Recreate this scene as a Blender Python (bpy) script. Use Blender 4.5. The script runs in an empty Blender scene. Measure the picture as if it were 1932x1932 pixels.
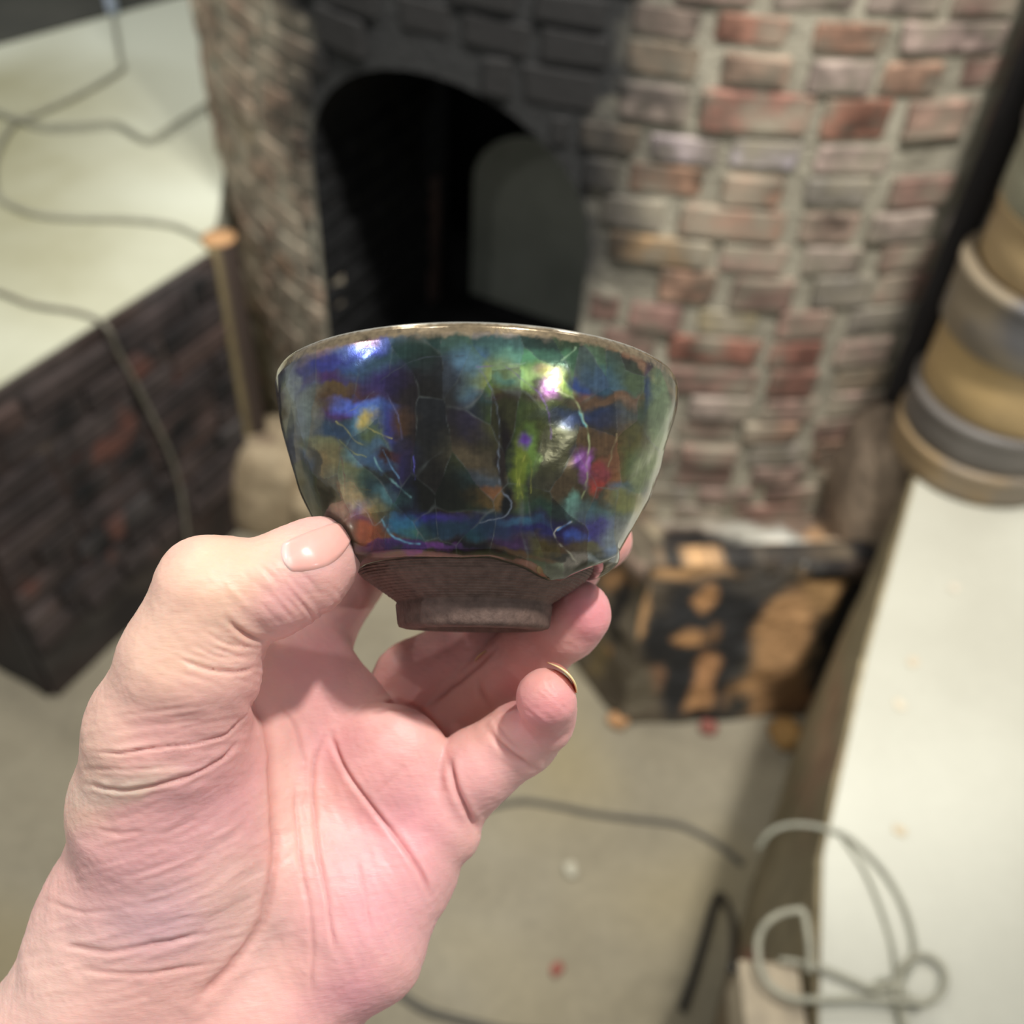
import bpy, bmesh, math, random
import numpy as np
from math import radians, sin, cos, pi, sqrt, atan2
from mathutils import Matrix, Vector
import openvdb

random.seed(7); rng = np.random.default_rng(7)
sc = bpy.context.scene
COL = sc.collection

# ------------------------------------------------------------------ camera, world, lights, exposure
F = 1932.0
CAM = np.array([0.0, 0.0, 2.1])                      # 2.1 m above the pit floor, looking 45 degrees down
PITCH, ROLL = radians(45), radians(4)
_f = np.array([0, cos(PITCH), -sin(PITCH)]); _r = np.array([1.0, 0, 0]); _u = np.array([0, sin(PITCH), cos(PITCH)])
CR = _r*cos(ROLL) + _u*sin(ROLL); CU = _u*cos(ROLL) - _r*sin(ROLL); CF = _f
cd = bpy.data.cameras.new('camera'); cam = bpy.data.objects.new('camera', cd); COL.objects.link(cam)
M = Matrix.Identity(4)
for i in range(3):
    M[i][0] = CR[i]; M[i][1] = CU[i]; M[i][2] = -CF[i]; M[i][3] = CAM[i]
cam.matrix_world = M
cd.sensor_width = 36; cd.lens = 36; cd.clip_start = 0.01; cd.clip_end = 60
D0 = 0.22
cd.dof.use_dof = True; cd.dof.focus_distance = 0.200; cd.dof.aperture_fstop = 12.0
sc.camera = cam

world = bpy.data.worlds.new('world'); sc.world = world; world.use_nodes = True
world.node_tree.nodes['Background'].inputs[0].default_value = (0.92, 0.97, 1.0, 1)
world.node_tree.nodes['Background'].inputs[1].default_value = 0.32

def lamp(name, loc, target, power, size, color=(1, 1, 1)):
    l = bpy.data.lights.new(name, 'AREA'); l.shape = 'DISK'; l.size = size; l.energy = power; l.color = color
    o = bpy.data.objects.new(name, l); COL.objects.link(o); o.location = loc
    o.rotation_euler = (Vector(target) - Vector(loc)).to_track_quat('-Z', 'Y').to_euler()
    return o
lamp('spotlight_and_fill', (0.62, 0.30, 4.1), (0, 0.3, 1.5), 54, 0.14, (1.0, 0.97, 0.92))
lamp('spotlight_and_fill', (-0.9, 0.25, 4.2), (0, 0.3, 1.2), 10, 0.12, (0.96, 0.98, 1.0))
lamp('spotlight_and_fill', (1.7, 1.9, 4.2), (1.1, 1.4, 0.8), 13, 0.30, (1.0, 0.99, 0.96))
lamp('spotlight_and_fill', (-1.6, 2.0, 4.3), (-1.4, 2.2, 0.8), 42, 0.35, (1.0, 0.98, 0.88))
lamp('spotlight_and_fill', (1.7, -1.2, 3.0), (0, 0.2, 1.9), 6, 0.06)  # unseen fill added for the hand and a highlight on the bowl
lamp('spotlight_and_fill', (-2.5, -0.6, 3.2), (0, 0.2, 1.9), 10, 0.07)  # added lamp, placed for the highlight on the bowl's left side
def spot(name, loc, target, power, deg, size, color=(1, 1, 1)):
    l = bpy.data.lights.new(name, 'SPOT'); l.energy = power; l.spot_size = radians(deg); l.spot_blend = 0.6; l.shadow_soft_size = size; l.color = color
    o = bpy.data.objects.new(name, l); COL.objects.link(o); o.location = loc
    o.rotation_euler = (Vector(target) - Vector(loc)).to_track_quat('-Z', 'Y').to_euler()
spot('spotlight_and_fill', (0.75, 0.55, 3.6), (0.40, 1.75, 1.0), 310, 56, 0.10, (1.0, 0.98, 0.95))
spot('spotlight_and_fill', (-0.6, 0.8, 3.9), (-0.75, 1.9, 0.8), 150, 60, 0.12, (1.0, 0.98, 0.95))
sc.view_settings.view_transform = 'Standard'; sc.view_settings.look = 'None'
sc.view_settings.exposure = 0.0; sc.view_settings.gamma = 1.0
sc.view_settings.use_curve_mapping = False

# ------------------------------------------------------------------ helpers
def ray(x, y): return (x-966)/F*CR - (y-966)/F*CU + CF
def on_z(x, y, z):                                    # where the line of sight meets a level
    d = ray(x, y); return CAM + d*((z-CAM[2])/d[2])
def proj(P):
    P = np.asarray(P, float) - CAM; dz = P@CF
    return 966 + F*(P@CR)/dz, 966 - F*(P@CU)/dz

def lin(c):
    c = np.asarray(c, float)/255.0
    return np.where(c <= 0.04045, c/12.92, ((c+0.055)/1.055)**2.4)

def hash3(i, j, k, s):
    h = (i.astype(np.int64)*374761393 + j.astype(np.int64)*668265263 + k.astype(np.int64)*2147483647 + s*974634777) & 0xffffffff
    h = ((h ^ (h >> 13))*1274126177) & 0xffffffff
    return ((h ^ (h >> 16)) & 0xffff)/65535.0
def vnoise(P, s=0):
    P = np.asarray(P, float); i = np.floor(P).astype(np.int64); f = P-i; f = f*f*(3-2*f)
    o = 0
    for a in (0, 1):
        for b in (0, 1):
            for c in (0, 1):
                w = (f[:, 0] if a else 1-f[:, 0])*(f[:, 1] if b else 1-f[:, 1])*(f[:, 2] if c else 1-f[:, 2])
                o = o + w*hash3(i[:, 0]+a, i[:, 1]+b, i[:, 2]+c, s)
    return o*2-1
def fbm(P, s=0, octv=3):
    P = np.asarray(P, float); o = 0; a = 1; t = 0
    for k in range(octv):
        o = o + a*vnoise(P*2**k + 17.3*k, s+k); t += a; a *= 0.5
    return o/t

def link(o, parent=None):
    COL.objects.link(o)
    if parent is not None: o.parent = parent
    return o
def tag(o, label=None, cat=None, group=None, kind=None):
    if label: o['label'] = label
    if cat: o['category'] = cat
    if group: o['group'] = group
    if kind: o['kind'] = kind
    return o
def empty(name, loc=(0, 0, 0), rot=None):
    o = bpy.data.objects.new(name, None); COL.objects.link(o); o.empty_display_size = 0.05
    if rot is not None: o.matrix_world = rot
    o.location = loc
    return o
def mesh_from(name, V, Q, mats=(), smooth=True, col=None):
    V = np.asarray(V, np.float32); Q = np.asarray(Q, np.int32)
    me = bpy.data.meshes.new(name); n = Q.shape[1]
    me.vertices.add(len(V)); me.vertices.foreach_set('co', V.ravel())
    me.loops.add(Q.size); me.loops.foreach_set('vertex_index', Q.ravel())
    me.polygons.add(len(Q)); me.polygons.foreach_set('loop_start', np.arange(0, Q.size, n, dtype=np.int32))
    me.update(calc_edges=True)
    me.polygons.foreach_set('use_smooth', np.full(len(Q), smooth))
    if col is not None:
        a = me.color_attributes.new('Col', 'FLOAT_COLOR', 'POINT')
        c = np.ones((len(V), 4), np.float32); c[:, :col.shape[1]] = col; a.data.foreach_set('color', c.ravel())
    for m in mats: me.materials.append(m)
    me.validate(); me.update()
    return me
def obj_from(name, V, Q, mats=(), parent=None, smooth=True, col=None):
    return link(bpy.data.objects.new(name, mesh_from(name, V, Q, mats, smooth, col)), parent)
def bm_obj(name, bm, mat, parent=None, smooth=False):
    me = bpy.data.meshes.new(name); bm.to_mesh(me); bm.free(); me.materials.append(mat)
    if smooth: me.polygons.foreach_set('use_smooth', [True]*len(me.polygons))
    return link(bpy.data.objects.new(name, me), parent)
def grid_faces(nu, nv, wrap=False):
    i, j = np.meshgrid(np.arange(nu if wrap else nu-1), np.arange(nv-1), indexing='ij')
    i2 = (i+1) % nu
    return np.stack([i*nv+j, i2*nv+j, i2*nv+j+1, i*nv+j+1], -1).reshape(-1, 4)
def lathe(prof, nu=96, fn=None):                      # prof: [(r,z)]
    prof = np.array(prof, float); th = np.linspace(0, 2*pi, nu, endpoint=False)
    T, R = np.meshgrid(th, prof[:, 0], indexing='ij'); Z = np.broadcast_to(prof[:, 1], T.shape)
    if fn is not None: R, Z = fn(T, R, Z)
    V = np.stack([R*np.cos(T), R*np.sin(T), Z], -1).reshape(-1, 3)
    return V, grid_faces(nu, len(prof), True)

# ---- materials
def mat(name):
    m = bpy.data.materials.new(name); m.use_nodes = True
    nt = m.node_tree; b = nt.nodes['Principled BSDF']
    return m, nt, b
def N(nt, t, **k):
    n = nt.nodes.new(t)
    for a, v in k.items():
        if a == 'inp':
            for q, w in v.items(): n.inputs[q].default_value = w
        else: setattr(n, a, v)
    return n
def ramp(nt, stops):
    r = N(nt, 'ShaderNodeValToRGB'); e = r.color_ramp.elements
    while len(e) < len(stops): e.new(0.5)
    for el, (p, c) in zip(e, stops):
        el.position = p; el.color = (*(lin(c) if max(c) > 1 else c), 1)
    return r
def mixc(nt, a, b, f, mode='MIX'):
    m = N(nt, 'ShaderNodeMix', data_type='RGBA', blend_type=mode)
    for s, v in ((6, a), (7, b), (0, f)):
        if hasattr(v, 'links'): nt.links.new(v, m.inputs[s])
        else: m.inputs[s].default_value = (*v, 1) if isinstance(v, (tuple, list, np.ndarray)) else v
    return m.outputs[2]
def noise(nt, scale, detail=3, coord=None, rough=0.55, kind='Object'):
    n = N(nt, 'ShaderNodeTexNoise'); n.inputs['Scale'].default_value = scale; n.inputs['Detail'].default_value = detail
    n.inputs['Roughness'].default_value = rough
    if coord is None:
        coord = N(nt, 'ShaderNodeTexCoord').outputs[kind]
    nt.links.new(coord, n.inputs['Vector'])
    return n.outputs['Fac']
def bump(nt, b, h, strength, dist):
    n = N(nt, 'ShaderNodeBump'); n.inputs['Strength'].default_value = strength; n.inputs['Distance'].default_value = dist
    nt.links.new(h, n.inputs['Height']); nt.links.new(n.outputs[0], b.inputs['Normal']); return n

def stained(name, c1, c2, scale=3, rough=0.8, fine=40, fine_amt=0.12, bmp=0.002, c3=None, scale3=1.2, spec=0.4):
    m, nt, b = mat(name)
    pos = N(nt, 'ShaderNodeNewGeometry').outputs['Position']
    r = ramp(nt, [(0.32, c1), (0.68, c2)]); nt.links.new(noise(nt, scale, 4, pos), r.inputs[0])
    c = r.outputs[0]
    if c3 is not None:
        r3 = ramp(nt, [(0.50, (0, 0, 0)), (0.66, (1, 1, 1))]); nt.links.new(noise(nt, scale3, 2, pos), r3.inputs[0])
        c = mixc(nt, c, tuple(lin(c3)), r3.outputs[0])
    f = noise(nt, fine, 4, pos)
    r2 = ramp(nt, [(0.3, (1-fine_amt,)*3), (0.7, (1.0,)*3)]); nt.links.new(f, r2.inputs[0])
    c = mixc(nt, c, r2.outputs[0], 1.0, 'MULTIPLY')
    nt.links.new(c, b.inputs['Base Color']); b.inputs['Roughness'].default_value = rough
    b.inputs['Specular IOR Level'].default_value = spec
    if bmp: bump(nt, b, f, 0.6, bmp)
    return m
def plain(name, c, rough=0.6, metal=0.0, spec=0.5, var=0.15, scale=30):
    c = np.array(c, float)
    m = stained(name, c*(1-var), c, scale, rough, fine=scale*6, fine_amt=0.08, bmp=0.0004, spec=spec)
    m.node_tree.nodes['Principled BSDF'].inputs['Metallic'].default_value = metal
    return m
def painted(name, rough=0.85, fine=30, fine_amt=0.25, bmp=0.004, spec=0.3):   # colour attribute plus grain
    m, nt, b = mat(name)
    a = N(nt, 'ShaderNodeAttribute', attribute_name='Col').outputs['Color']
    pos = N(nt, 'ShaderNodeNewGeometry').outputs['Position']; f = noise(nt, fine, 5, pos)
    r = ramp(nt, [(0.3, (1-fine_amt,)*3), (0.7, (1.0,)*3)]); nt.links.new(f, r.inputs[0])
    nt.links.new(mixc(nt, a, r.outputs[0], 1.0, 'MULTIPLY'), b.inputs['Base Color'])
    b.inputs['Roughness'].default_value = rough; b.inputs['Specular IOR Level'].default_value = spec
    bump(nt, b, f, 0.7, bmp)
    return m

def blobs(x, y, base, items, warp=0.0, seed=0, wscale=1/60):
    """colour field: soft patches (cx, cy, rx, ry, angle, rgb, softness) laid over a base"""
    P = np.stack([x*wscale, y*wscale, np.zeros_like(x)], -1)
    xw = x + warp*fbm(P, seed, 4); yw = y + warp*fbm(P+9.1, seed+5, 4)
    c = np.broadcast_to(lin(base), (len(x), 3)).copy()
    for (cx, cy, rx, ry, ang, rgb, soft) in items:
        ca, sa = cos(radians(ang)), sin(radians(ang))
        dx, dy = xw-cx, yw-cy
        d = np.sqrt(((dx*ca+dy*sa)/rx)**2 + ((-dx*sa+dy*ca)/ry)**2)
        w = np.clip((1+soft-d)/(2*soft), 0, 1); w = w*w*(3-2*w)
        c += (lin(rgb)-c)*w[:, None]
    return c
def seg_dist(x, y, pts):
    best = np.full(x.shape, 1e9); 
    for (ax, ay), (bx, by) in zip(pts[:-1], pts[1:]):
        vx, vy = bx-ax, by-ay; t = np.clip(((x-ax)*vx+(y-ay)*vy)/(vx*vx+vy*vy+1e-9), 0, 1)
        best = np.minimum(best, np.hypot(x-ax-t*vx, y-ay-t*vy))
    return best
def spline(pts, n=8):
    P = np.array(pts, float); out = []
    for i in range(len(P)-1):
        p0 = P[max(i-1, 0)]; p1 = P[i]; p2 = P[i+1]; p3 = P[min(i+2, len(P)-1)]
        for t in np.linspace(0, 1, n, endpoint=False):
            out.append(0.5*((2*p1)+(-p0+p2)*t+(2*p0-5*p1+4*p2-p3)*t*t+(-p0+3*p1-3*p2+p3)*t**3))
    out.append(P[-1]); return np.array(out)
def tube(name, pts, r, m, parent=None, seg=10, n=8):
    P = spline(pts, n); V = []; T = np.gradient(P, axis=0); up = np.array([0.03, 0.02, 1.0])
    rad = r if hasattr(r, '__len__') else [r]*len(P)
    if len(rad) != len(P): rad = np.interp(np.linspace(0, 1, len(P)), np.linspace(0, 1, len(rad)), rad)
    for p, t, rr in zip(P, T, rad):
        t = t/(np.linalg.norm(t)+1e-12); a = np.cross(t, up)
        if np.linalg.norm(a) < 1e-3: a = np.cross(t, [1, 0, 0])
        a /= np.linalg.norm(a); b = np.cross(t, a)
        for k in range(seg):
            w = 2*pi*k/seg; V.append(p+rr*(cos(w)*a+sin(w)*b))
    nP = len(P); Q = [[i*seg+k, i*seg+(k+1) % seg, (i+1)*seg+(k+1) % seg, (i+1)*seg+k] for i in range(nP-1) for k in range(seg)]
    o = obj_from(name, V, Q, [m], parent)
    bm = bmesh.new(); bm.from_mesh(o.data); bm.edges.ensure_lookup_table()
    bmesh.ops.holes_fill(bm, edges=[e for e in bm.edges if e.is_boundary], sides=0); bm.to_mesh(o.data); bm.free()
    return o
def box_bm(sx, sy, sz, bev=0.0, jit=0.0, seg=1):
    bm = bmesh.new(); bmesh.ops.create_cube(bm, size=1.0)
    for v in bm.verts: v.co = Vector((v.co.x*sx, v.co.y*sy, v.co.z*sz)) + Vector([random.uniform(-jit, jit) for _ in range(3)])
    if bev: bmesh.ops.bevel(bm, geom=list(bm.edges), offset=bev, segments=seg, affect='EDGES', profile=0.5)
    return bm
def prism(name, poly, z0, z1, m, kind=None):
    bm = bmesh.new(); f = bm.faces.new([bm.verts.new((x, y, z0)) for x, y in poly])
    r = bmesh.ops.extrude_face_region(bm, geom=[f])
    for v in r['geom']:
        if isinstance(v, bmesh.types.BMVert): v.co.z = z1
    bmesh.ops.recalc_face_normals(bm, faces=bm.faces)
    o = bm_obj(name, bm, m)
    if kind: o['kind'] = kind
    return o
def face_grid(name, A, B, z0, z1, nu, nv, m, colfn, relief=0.0, seed=0, parent=None, thick=0.03, off=0.0):
    """upright slab skin from floor point A to B with relief and a colour attribute; colfn gets its points seen in the photo's frame"""
    A = np.array(A, float); B = np.array(B, float); d = B-A; n = np.array([d[1], -d[0]])/np.linalg.norm(d)
    U, W = np.meshgrid(np.linspace(0, 1, nu), np.linspace(z0, z1, nv), indexing='ij')
    P = np.stack([A[0]+d[0]*U, A[1]+d[1]*U, W], -1).reshape(-1, 3)
    h = off+(relief*fbm(P*9, seed, 4) if relief else np.zeros(len(P)))
    Pf = P.copy(); Pf[:, 0] += n[0]*h; Pf[:, 1] += n[1]*h
    X, Y = proj(P); c = colfn(X, Y, P)
    Q = grid_faces(nu, nv)
    Pb = P.copy(); Pb[:, 0] -= n[0]*thick; Pb[:, 1] -= n[1]*thick
    V = np.vstack([Pf, Pb]); K = len(P)
    idx = np.arange(K).reshape(nu, nv)
    rim = np.concatenate([idx[:, 0], idx[-1, 1:], idx[-2::-1, -1], idx[0, -2:0:-1]])
    S = np.stack([rim, np.roll(rim, -1), np.roll(rim, -1)+K, rim+K], -1)
    Q = np.vstack([Q, Q[:, ::-1]+K, S[:, ::-1]])
    o = obj_from(name, V, Q, [m], parent, True, np.vstack([c, c]))
    bm = bmesh.new(); bm.from_mesh(o.data); bmesh.ops.recalc_face_normals(bm, faces=bm.faces); bm.to_mesh(o.data); bm.free()
    return o

# ------------------------------------------------------------------ the setting: pit floor and raised floors
PLAT = 0.835
m_pit = stained('pit_concrete', (124, 116, 97), (148, 140, 120), 2.2, 0.85, 45, 0.16, 0.003, c3=(140, 128, 98), scale3=1.1)
m_left_floor = stained('cream_floor', (154, 150, 120), (190, 189, 166), 1.5, 0.5, 60, 0.05, 0.0006, c3=(206, 208, 190), scale3=0.8)
m_right_floor = stained('white_floor', (168, 165, 150), (188, 186, 171), 1.7, 0.42, 60, 0.04, 0.0006)
m_dark_floor = stained('dark_carpet', (62, 62, 56), (74, 73, 66), 6, 0.95, 60, 0.2, 0.002)

fl = prism('floor', [(-3.2, -2.5), (3.2, -2.5), (3.2, 5.2), (-3.2, 5.2)], -0.12, 0.0, m_pit, 'structure')

A0 = np.array([-1.068, 1.374]); A1 = np.array([-0.733, 2.03]); dA = (A1-A0)/np.linalg.norm(A1-A0); nA = np.array([-dA[1], dA[0]])
A2 = A0 + nA*1.45; A3 = A1 + dA*0.25
BK0 = np.array([-1.66, 3.07]); BK1 = np.array([-1.26, 3.56]); dB = (BK1-BK0)/np.linalg.norm(BK1-BK0)
wedge = [tuple(A0), tuple(A1), (-0.75, 2.20), (-0.795, 2.44), (-0.70, 2.60), (-0.60, 3.7), (-0.3, 4.1), (-0.45, 4.6), tuple(BK0-dB*1.25+np.array([-0.03, 0.03])), tuple(A2)]
plat_l = prism('floor', wedge, 0.0, PLAT, m_left_floor, 'structure')
dk = prism('floor', [tuple(BK0-dB*1.25), tuple(BK1+dB*1.0), (-0.4, 5.2), (-3.2, 5.2), (-3.2, 2.1)], 0.0, PLAT+0.006, m_dark_floor, 'structure')
E0 = np.array([0.757, 1.455]); E1 = np.array([0.57, 1.0]); E2 = np.array([0.445, 0.66]); E3 = np.array([0.405, 0.45]); E4 = np.array([0.34, -0.2])
plat_r = prism('floor', [tuple(E0), (0.83, 1.62), (0.98, 1.80), (1.22, 2.02), (1.45, 2.4), (1.62, 3.0), (3.2, 3.0), (3.2, -2.5), (0.3, -2.5), tuple(E4), tuple(E3), tuple(E2), tuple(E1)][::-1], 0.0, PLAT, m_right_floor, 'structure')

# retaining walls with real relief and courses
m_wall_skin = painted('retaining_wall_render', 0.9, 24, 0.35, 0.006)
def brown(X, Y, P):
    c = blobs(X, Y, (66, 54, 49), [
        (60, 760, 140, 60, -30, (82, 74, 70), 0.6), (200, 800, 26, 12, -25, (112, 60, 48), 0.8), (150, 850, 22, 14, -30, (104, 58, 46), 0.8),
        (20, 1010, 30, 22, 0, (102, 58, 46), 0.8), (310, 710, 26, 20, 0, (106, 60, 50), 0.8), (330, 560, 60, 50, -30, (78, 72, 70), 0.7),
        (60, 830, 26, 18, 0, (104, 92, 82), 0.8), (270, 660, 40, 20, -30, (80, 70, 62), 0.8), (120, 1180, 210, 70, -40, (62, 58, 54), 0.6),
        (330, 1080, 110, 50, -35, (68, 62, 56), 0.6), (240, 1150, 60, 26, -38, (46, 42, 40), 0.7), (410, 1000, 30, 60, 0, (60, 50, 44), 0.6),
        (160, 900, 90, 30, -30, (58, 46, 42), 0.7), (420, 700, 22, 300, 0, (42, 38, 36), 0.6)], 26, 3)
    return c*(1+0.25*fbm(P*11, 4, 3)[:, None])
def block_wall(tag_name, A, B, z0, z1, rows, lead, skin, n_out, seed):
    """courses of big rendered blocks, each proud and uneven, set on the retaining wall"""
    A = np.array(A, float); B = np.array(B, float); L = np.linalg.norm(B-A); d = (B-A)/L
    H = (z1-z0)/rows; R = random.Random(seed); k = 0
    for r in range(rows):
        x = -R.uniform(0, 0.15)
        while x < L:
            w = R.choice((0.23, 0.21, 0.24, 0.12)); a, b = max(x, 0)+0.006, min(x+w, L)-0.006; x += w
            if b-a < 0.03: continue
            mid = A+d*(a+b)/2; bm = box_bm(b-a, 0.03, H-0.011, 0.006, 0.002)
            o = bm_obj('brick', bm, skin, lead)
            o.location = (*(mid+n_out*(0.010+R.uniform(-0.003, 0.006))), z0+H*(r+0.5)); o.rotation_euler = (R.uniform(-.02, .02), R.uniform(-.01, .01), atan2(d[1], d[0])+R.uniform(-.01, .01))
            o.color = (*lin(R.choice([(98, 83, 76), (104, 90, 83), (92, 79, 74), (108, 86, 76), (100, 93, 88)])), 1); k += 1
m_dark_brick, nt, b = mat('sooty_old_brick')
oc = N(nt, 'ShaderNodeObjectInfo').outputs['Color']; pos = N(nt, 'ShaderNodeNewGeometry').outputs['Position']
r1 = ramp(nt, [(0.3, (0.55, 0.55, 0.58)), (0.7, (1.15, 1.1, 1.05))]); nt.links.new(noise(nt, 9, 4, pos), r1.inputs[0])
c = mixc(nt, oc, r1.outputs[0], 1.0, 'MULTIPLY')
r2 = ramp(nt, [(0.62, (0, 0, 0)), (0.72, (1, 1, 1))]); nt.links.new(noise(nt, 6, 2, pos), r2.inputs[0])
c = mixc(nt, c, tuple(lin((92, 58, 48))), r2.outputs[0])
nt.links.new(c, b.inputs['Base Color']); b.inputs['Roughness'].default_value = 0.9; bump(nt, b, noise(nt, 60, 4, pos), 0.6, 0.003)

wl = face_grid('wall_left', A0-dA*0.0, A1, 0.0, PLAT-0.004, 160, 130, m_wall_skin, brown, 0.010, 11, off=0.014, thick=0.0); wl['kind'] = 'structure'
nl = np.array([dA[1], -dA[0]])
block_wall('wall_left', A0, A1, 0.16, PLAT-0.03, 9, wl, m_dark_brick, nl, 5)
wf = face_grid('wall_front', A2, A0, 0.0, PLAT-0.004, 100, 40, m_wall_skin, brown, 0.010, 12, off=0.014, thick=0.0); wf['kind'] = 'structure'
def olive(X, Y, P):
    c = blobs(X, Y, (104, 94, 72), [(1600, 1200, 60, 260, 12, (128, 117, 92), 0.6), (1540, 1480, 26, 130, 14, (122, 98, 78), 0.7),
        (1450, 1560, 90, 120, 10, (92, 83, 62), 0.7), (1380, 1880, 100, 90, 0, (98, 86, 68), 0.7), (1480, 1700, 40, 120, 10, (110, 101, 80), 0.7),
        (1300, 1850, 30, 60, 20, (86, 74, 64), 0.8), (1425, 1820, 16, 14, 0, (124, 84, 70), 0.8), (1570, 1330, 14, 80, 15, (134, 110, 86), 0.8)], 24, 8)
    return 1.75*c*(1+0.18*fbm(P*14, 6, 3)[:, None])
for i, (p, q) in enumerate(((E1, E0), (E2, E1), (E3, E2), (E4, E3))):
    o = face_grid('wall_right', q, p, 0.0, PLAT-0.003, 90, 70, m_wall_skin, olive, 0.005, 20+i, off=0.006, thick=0.0); o['kind'] = 'structure'

# ------------------------------------------------------------------ the kiln
KC = np.array([2.96*sin(radians(7)), 2.96*cos(radians(7))]); KR = 1.26; KTOP = 2.02
TD = np.array([0.42, 0.9075]); TW = np.array([0.9075, -0.42]); WC, HW = -0.934, 0.317
def arch_w(z):
    if z < 1.10: return HW
    if z >= 1.362: return 0.0
    return HW*sqrt(1-((z-1.10)/0.262)**2)
m_kiln, nt, b = mat('kiln_brick')
oc = N(nt, 'ShaderNodeObjectInfo'); pos = N(nt, 'ShaderNodeNewGeometry').outputs['Position']
def soot_mix(nt, c, pos, sootcol):
    # soot: a plume above and around the mouth, edge broken by noise
    sub = N(nt, 'ShaderNodeVectorMath', operation='SUBTRACT'); nt.links.new(pos, sub.inputs[0]); sub.inputs[1].default_value = (-0.17, 1.85, 1.20)
    sca = N(nt, 'ShaderNodeVectorMath', operation='MULTIPLY'); nt.links.new(sub.outputs[0], sca.inputs[0]); sca.inputs[1].default_value = (1/0.335, 0.0, 1/0.42)
    ln = N(nt, 'ShaderNodeVectorMath', operation='LENGTH'); nt.links.new(sca.outputs[0], ln.inputs[0])
    sca2 = N(nt, 'ShaderNodeVectorMath', operation='MULTIPLY'); nt.links.new(sub.outputs[0], sca2.inputs[0]); sca2.inputs[1].default_value = (1/0.36, 0.0, 0.0)
    ln2 = N(nt, 'ShaderNodeVectorMath', operation='LENGTH'); nt.links.new(sca2.outputs[0], ln2.inputs[0])
    sep = N(nt, 'ShaderNodeSeparateXYZ'); nt.links.new(pos, sep.inputs[0])
    hi = N(nt, 'ShaderNodeMapRange', inp={1: 1.30, 2: 1.40, 3: 1.0, 4: 0.0}); nt.links.new(sep.outputs[2], hi.inputs[0])   # above the arch: whole column is black
    col = N(nt, 'ShaderNodeMath', operation='ADD'); nt.links.new(ln2.outputs['Value'], col.inputs[0]); nt.links.new(hi.outputs[0], col.inputs[1])
    mn = N(nt, 'ShaderNodeMath', operation='MINIMUM'); nt.links.new(ln.outputs['Value'], mn.inputs[0]); nt.links.new(col.outputs[0], mn.inputs[1])
    nz = noise(nt, 7, 4, pos); ad = N(nt, 'ShaderNodeMath', operation='MULTIPLY_ADD'); nt.links.new(nz, ad.inputs[0]); ad.inputs[1].default_value = 0.55; nt.links.new(mn.outputs[0], ad.inputs[2])
    mr = N(nt, 'ShaderNodeMapRange', inp={1: 1.10, 2: 1.50, 3: 1.0, 4: 0.0}); nt.links.new(ad.outputs[0], mr.inputs[0])
    return mixc(nt, c, sootcol, mr.outputs[0])
r1 = ramp(nt, [(0.25, (0.80, 0.80, 0.80)), (0.7, (1.18, 1.16, 1.14))]); nt.links.new(noise(nt, 22, 5, pos), r1.inputs[0])
c = mixc(nt, oc.outputs['Color'], r1.outputs[0], 1.0, 'MULTIPLY')
rd = ramp(nt, [(0.42, (0, 0, 0)), (0.70, (0.85, 0.85, 0.85))]); nt.links.new(noise(nt, 11, 4, pos), rd.inputs[0])
c = mixc(nt, c, tuple(lin((168, 158, 138))), rd.outputs[0])
c = soot_mix(nt, c, pos, tuple(lin((42, 41, 40))))
nt.links.new(c, b.inputs['Base Color']); b.inputs['Roughness'].default_value = 0.9; b.inputs['Specular IOR Level'].default_value = 0.2
bump(nt, b, noise(nt, 70, 5, pos), 0.7, 0.004)
m_mortar, nt, b = mat('kiln_mortar')
pos = N(nt, 'ShaderNodeNewGeometry').outputs['Position']
r1 = ramp(nt, [(0.3, (124, 118, 102)), (0.7, (170, 163, 144))]); nt.links.new(noise(nt, 14, 5, pos), r1.inputs[0])
c = soot_mix(nt, r1.outputs[0], pos, tuple(lin((36, 36, 35))))
nt.links.new(c, b.inputs['Base Color']); b.inputs['Roughness'].default_value = 0.95; bump(nt, b, noise(nt, 50, 5, pos), 0.9, 0.008)
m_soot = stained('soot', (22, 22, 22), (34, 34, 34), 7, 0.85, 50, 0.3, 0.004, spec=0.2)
m_inner, nt, b = mat('chamber_plaster')
pos = N(nt, 'ShaderNodeNewGeometry').outputs['Position']
r1 = ramp(nt, [(0.3, (122, 124, 112)), (0.7, (146, 147, 134))]); nt.links.new(noise(nt, 5, 4, pos), r1.inputs[0])
nt.links.new(r1.outputs[0], b.inputs['Base Color']); b.inputs['Roughness'].default_value = 0.8

kiln = empty('kiln', (KC[0], KC[1], 0)); tag(kiln, 'round brick kiln with soot-blackened arched mouth standing in the sunken pit', 'kiln')
KO = Vector((KC[0], KC[1], 0))
def at_kiln(o):                                         # keep world coordinates under the kiln's empty
    o.parent = kiln; o.matrix_parent_inverse = Matrix.Translation(-KO); return o
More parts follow.
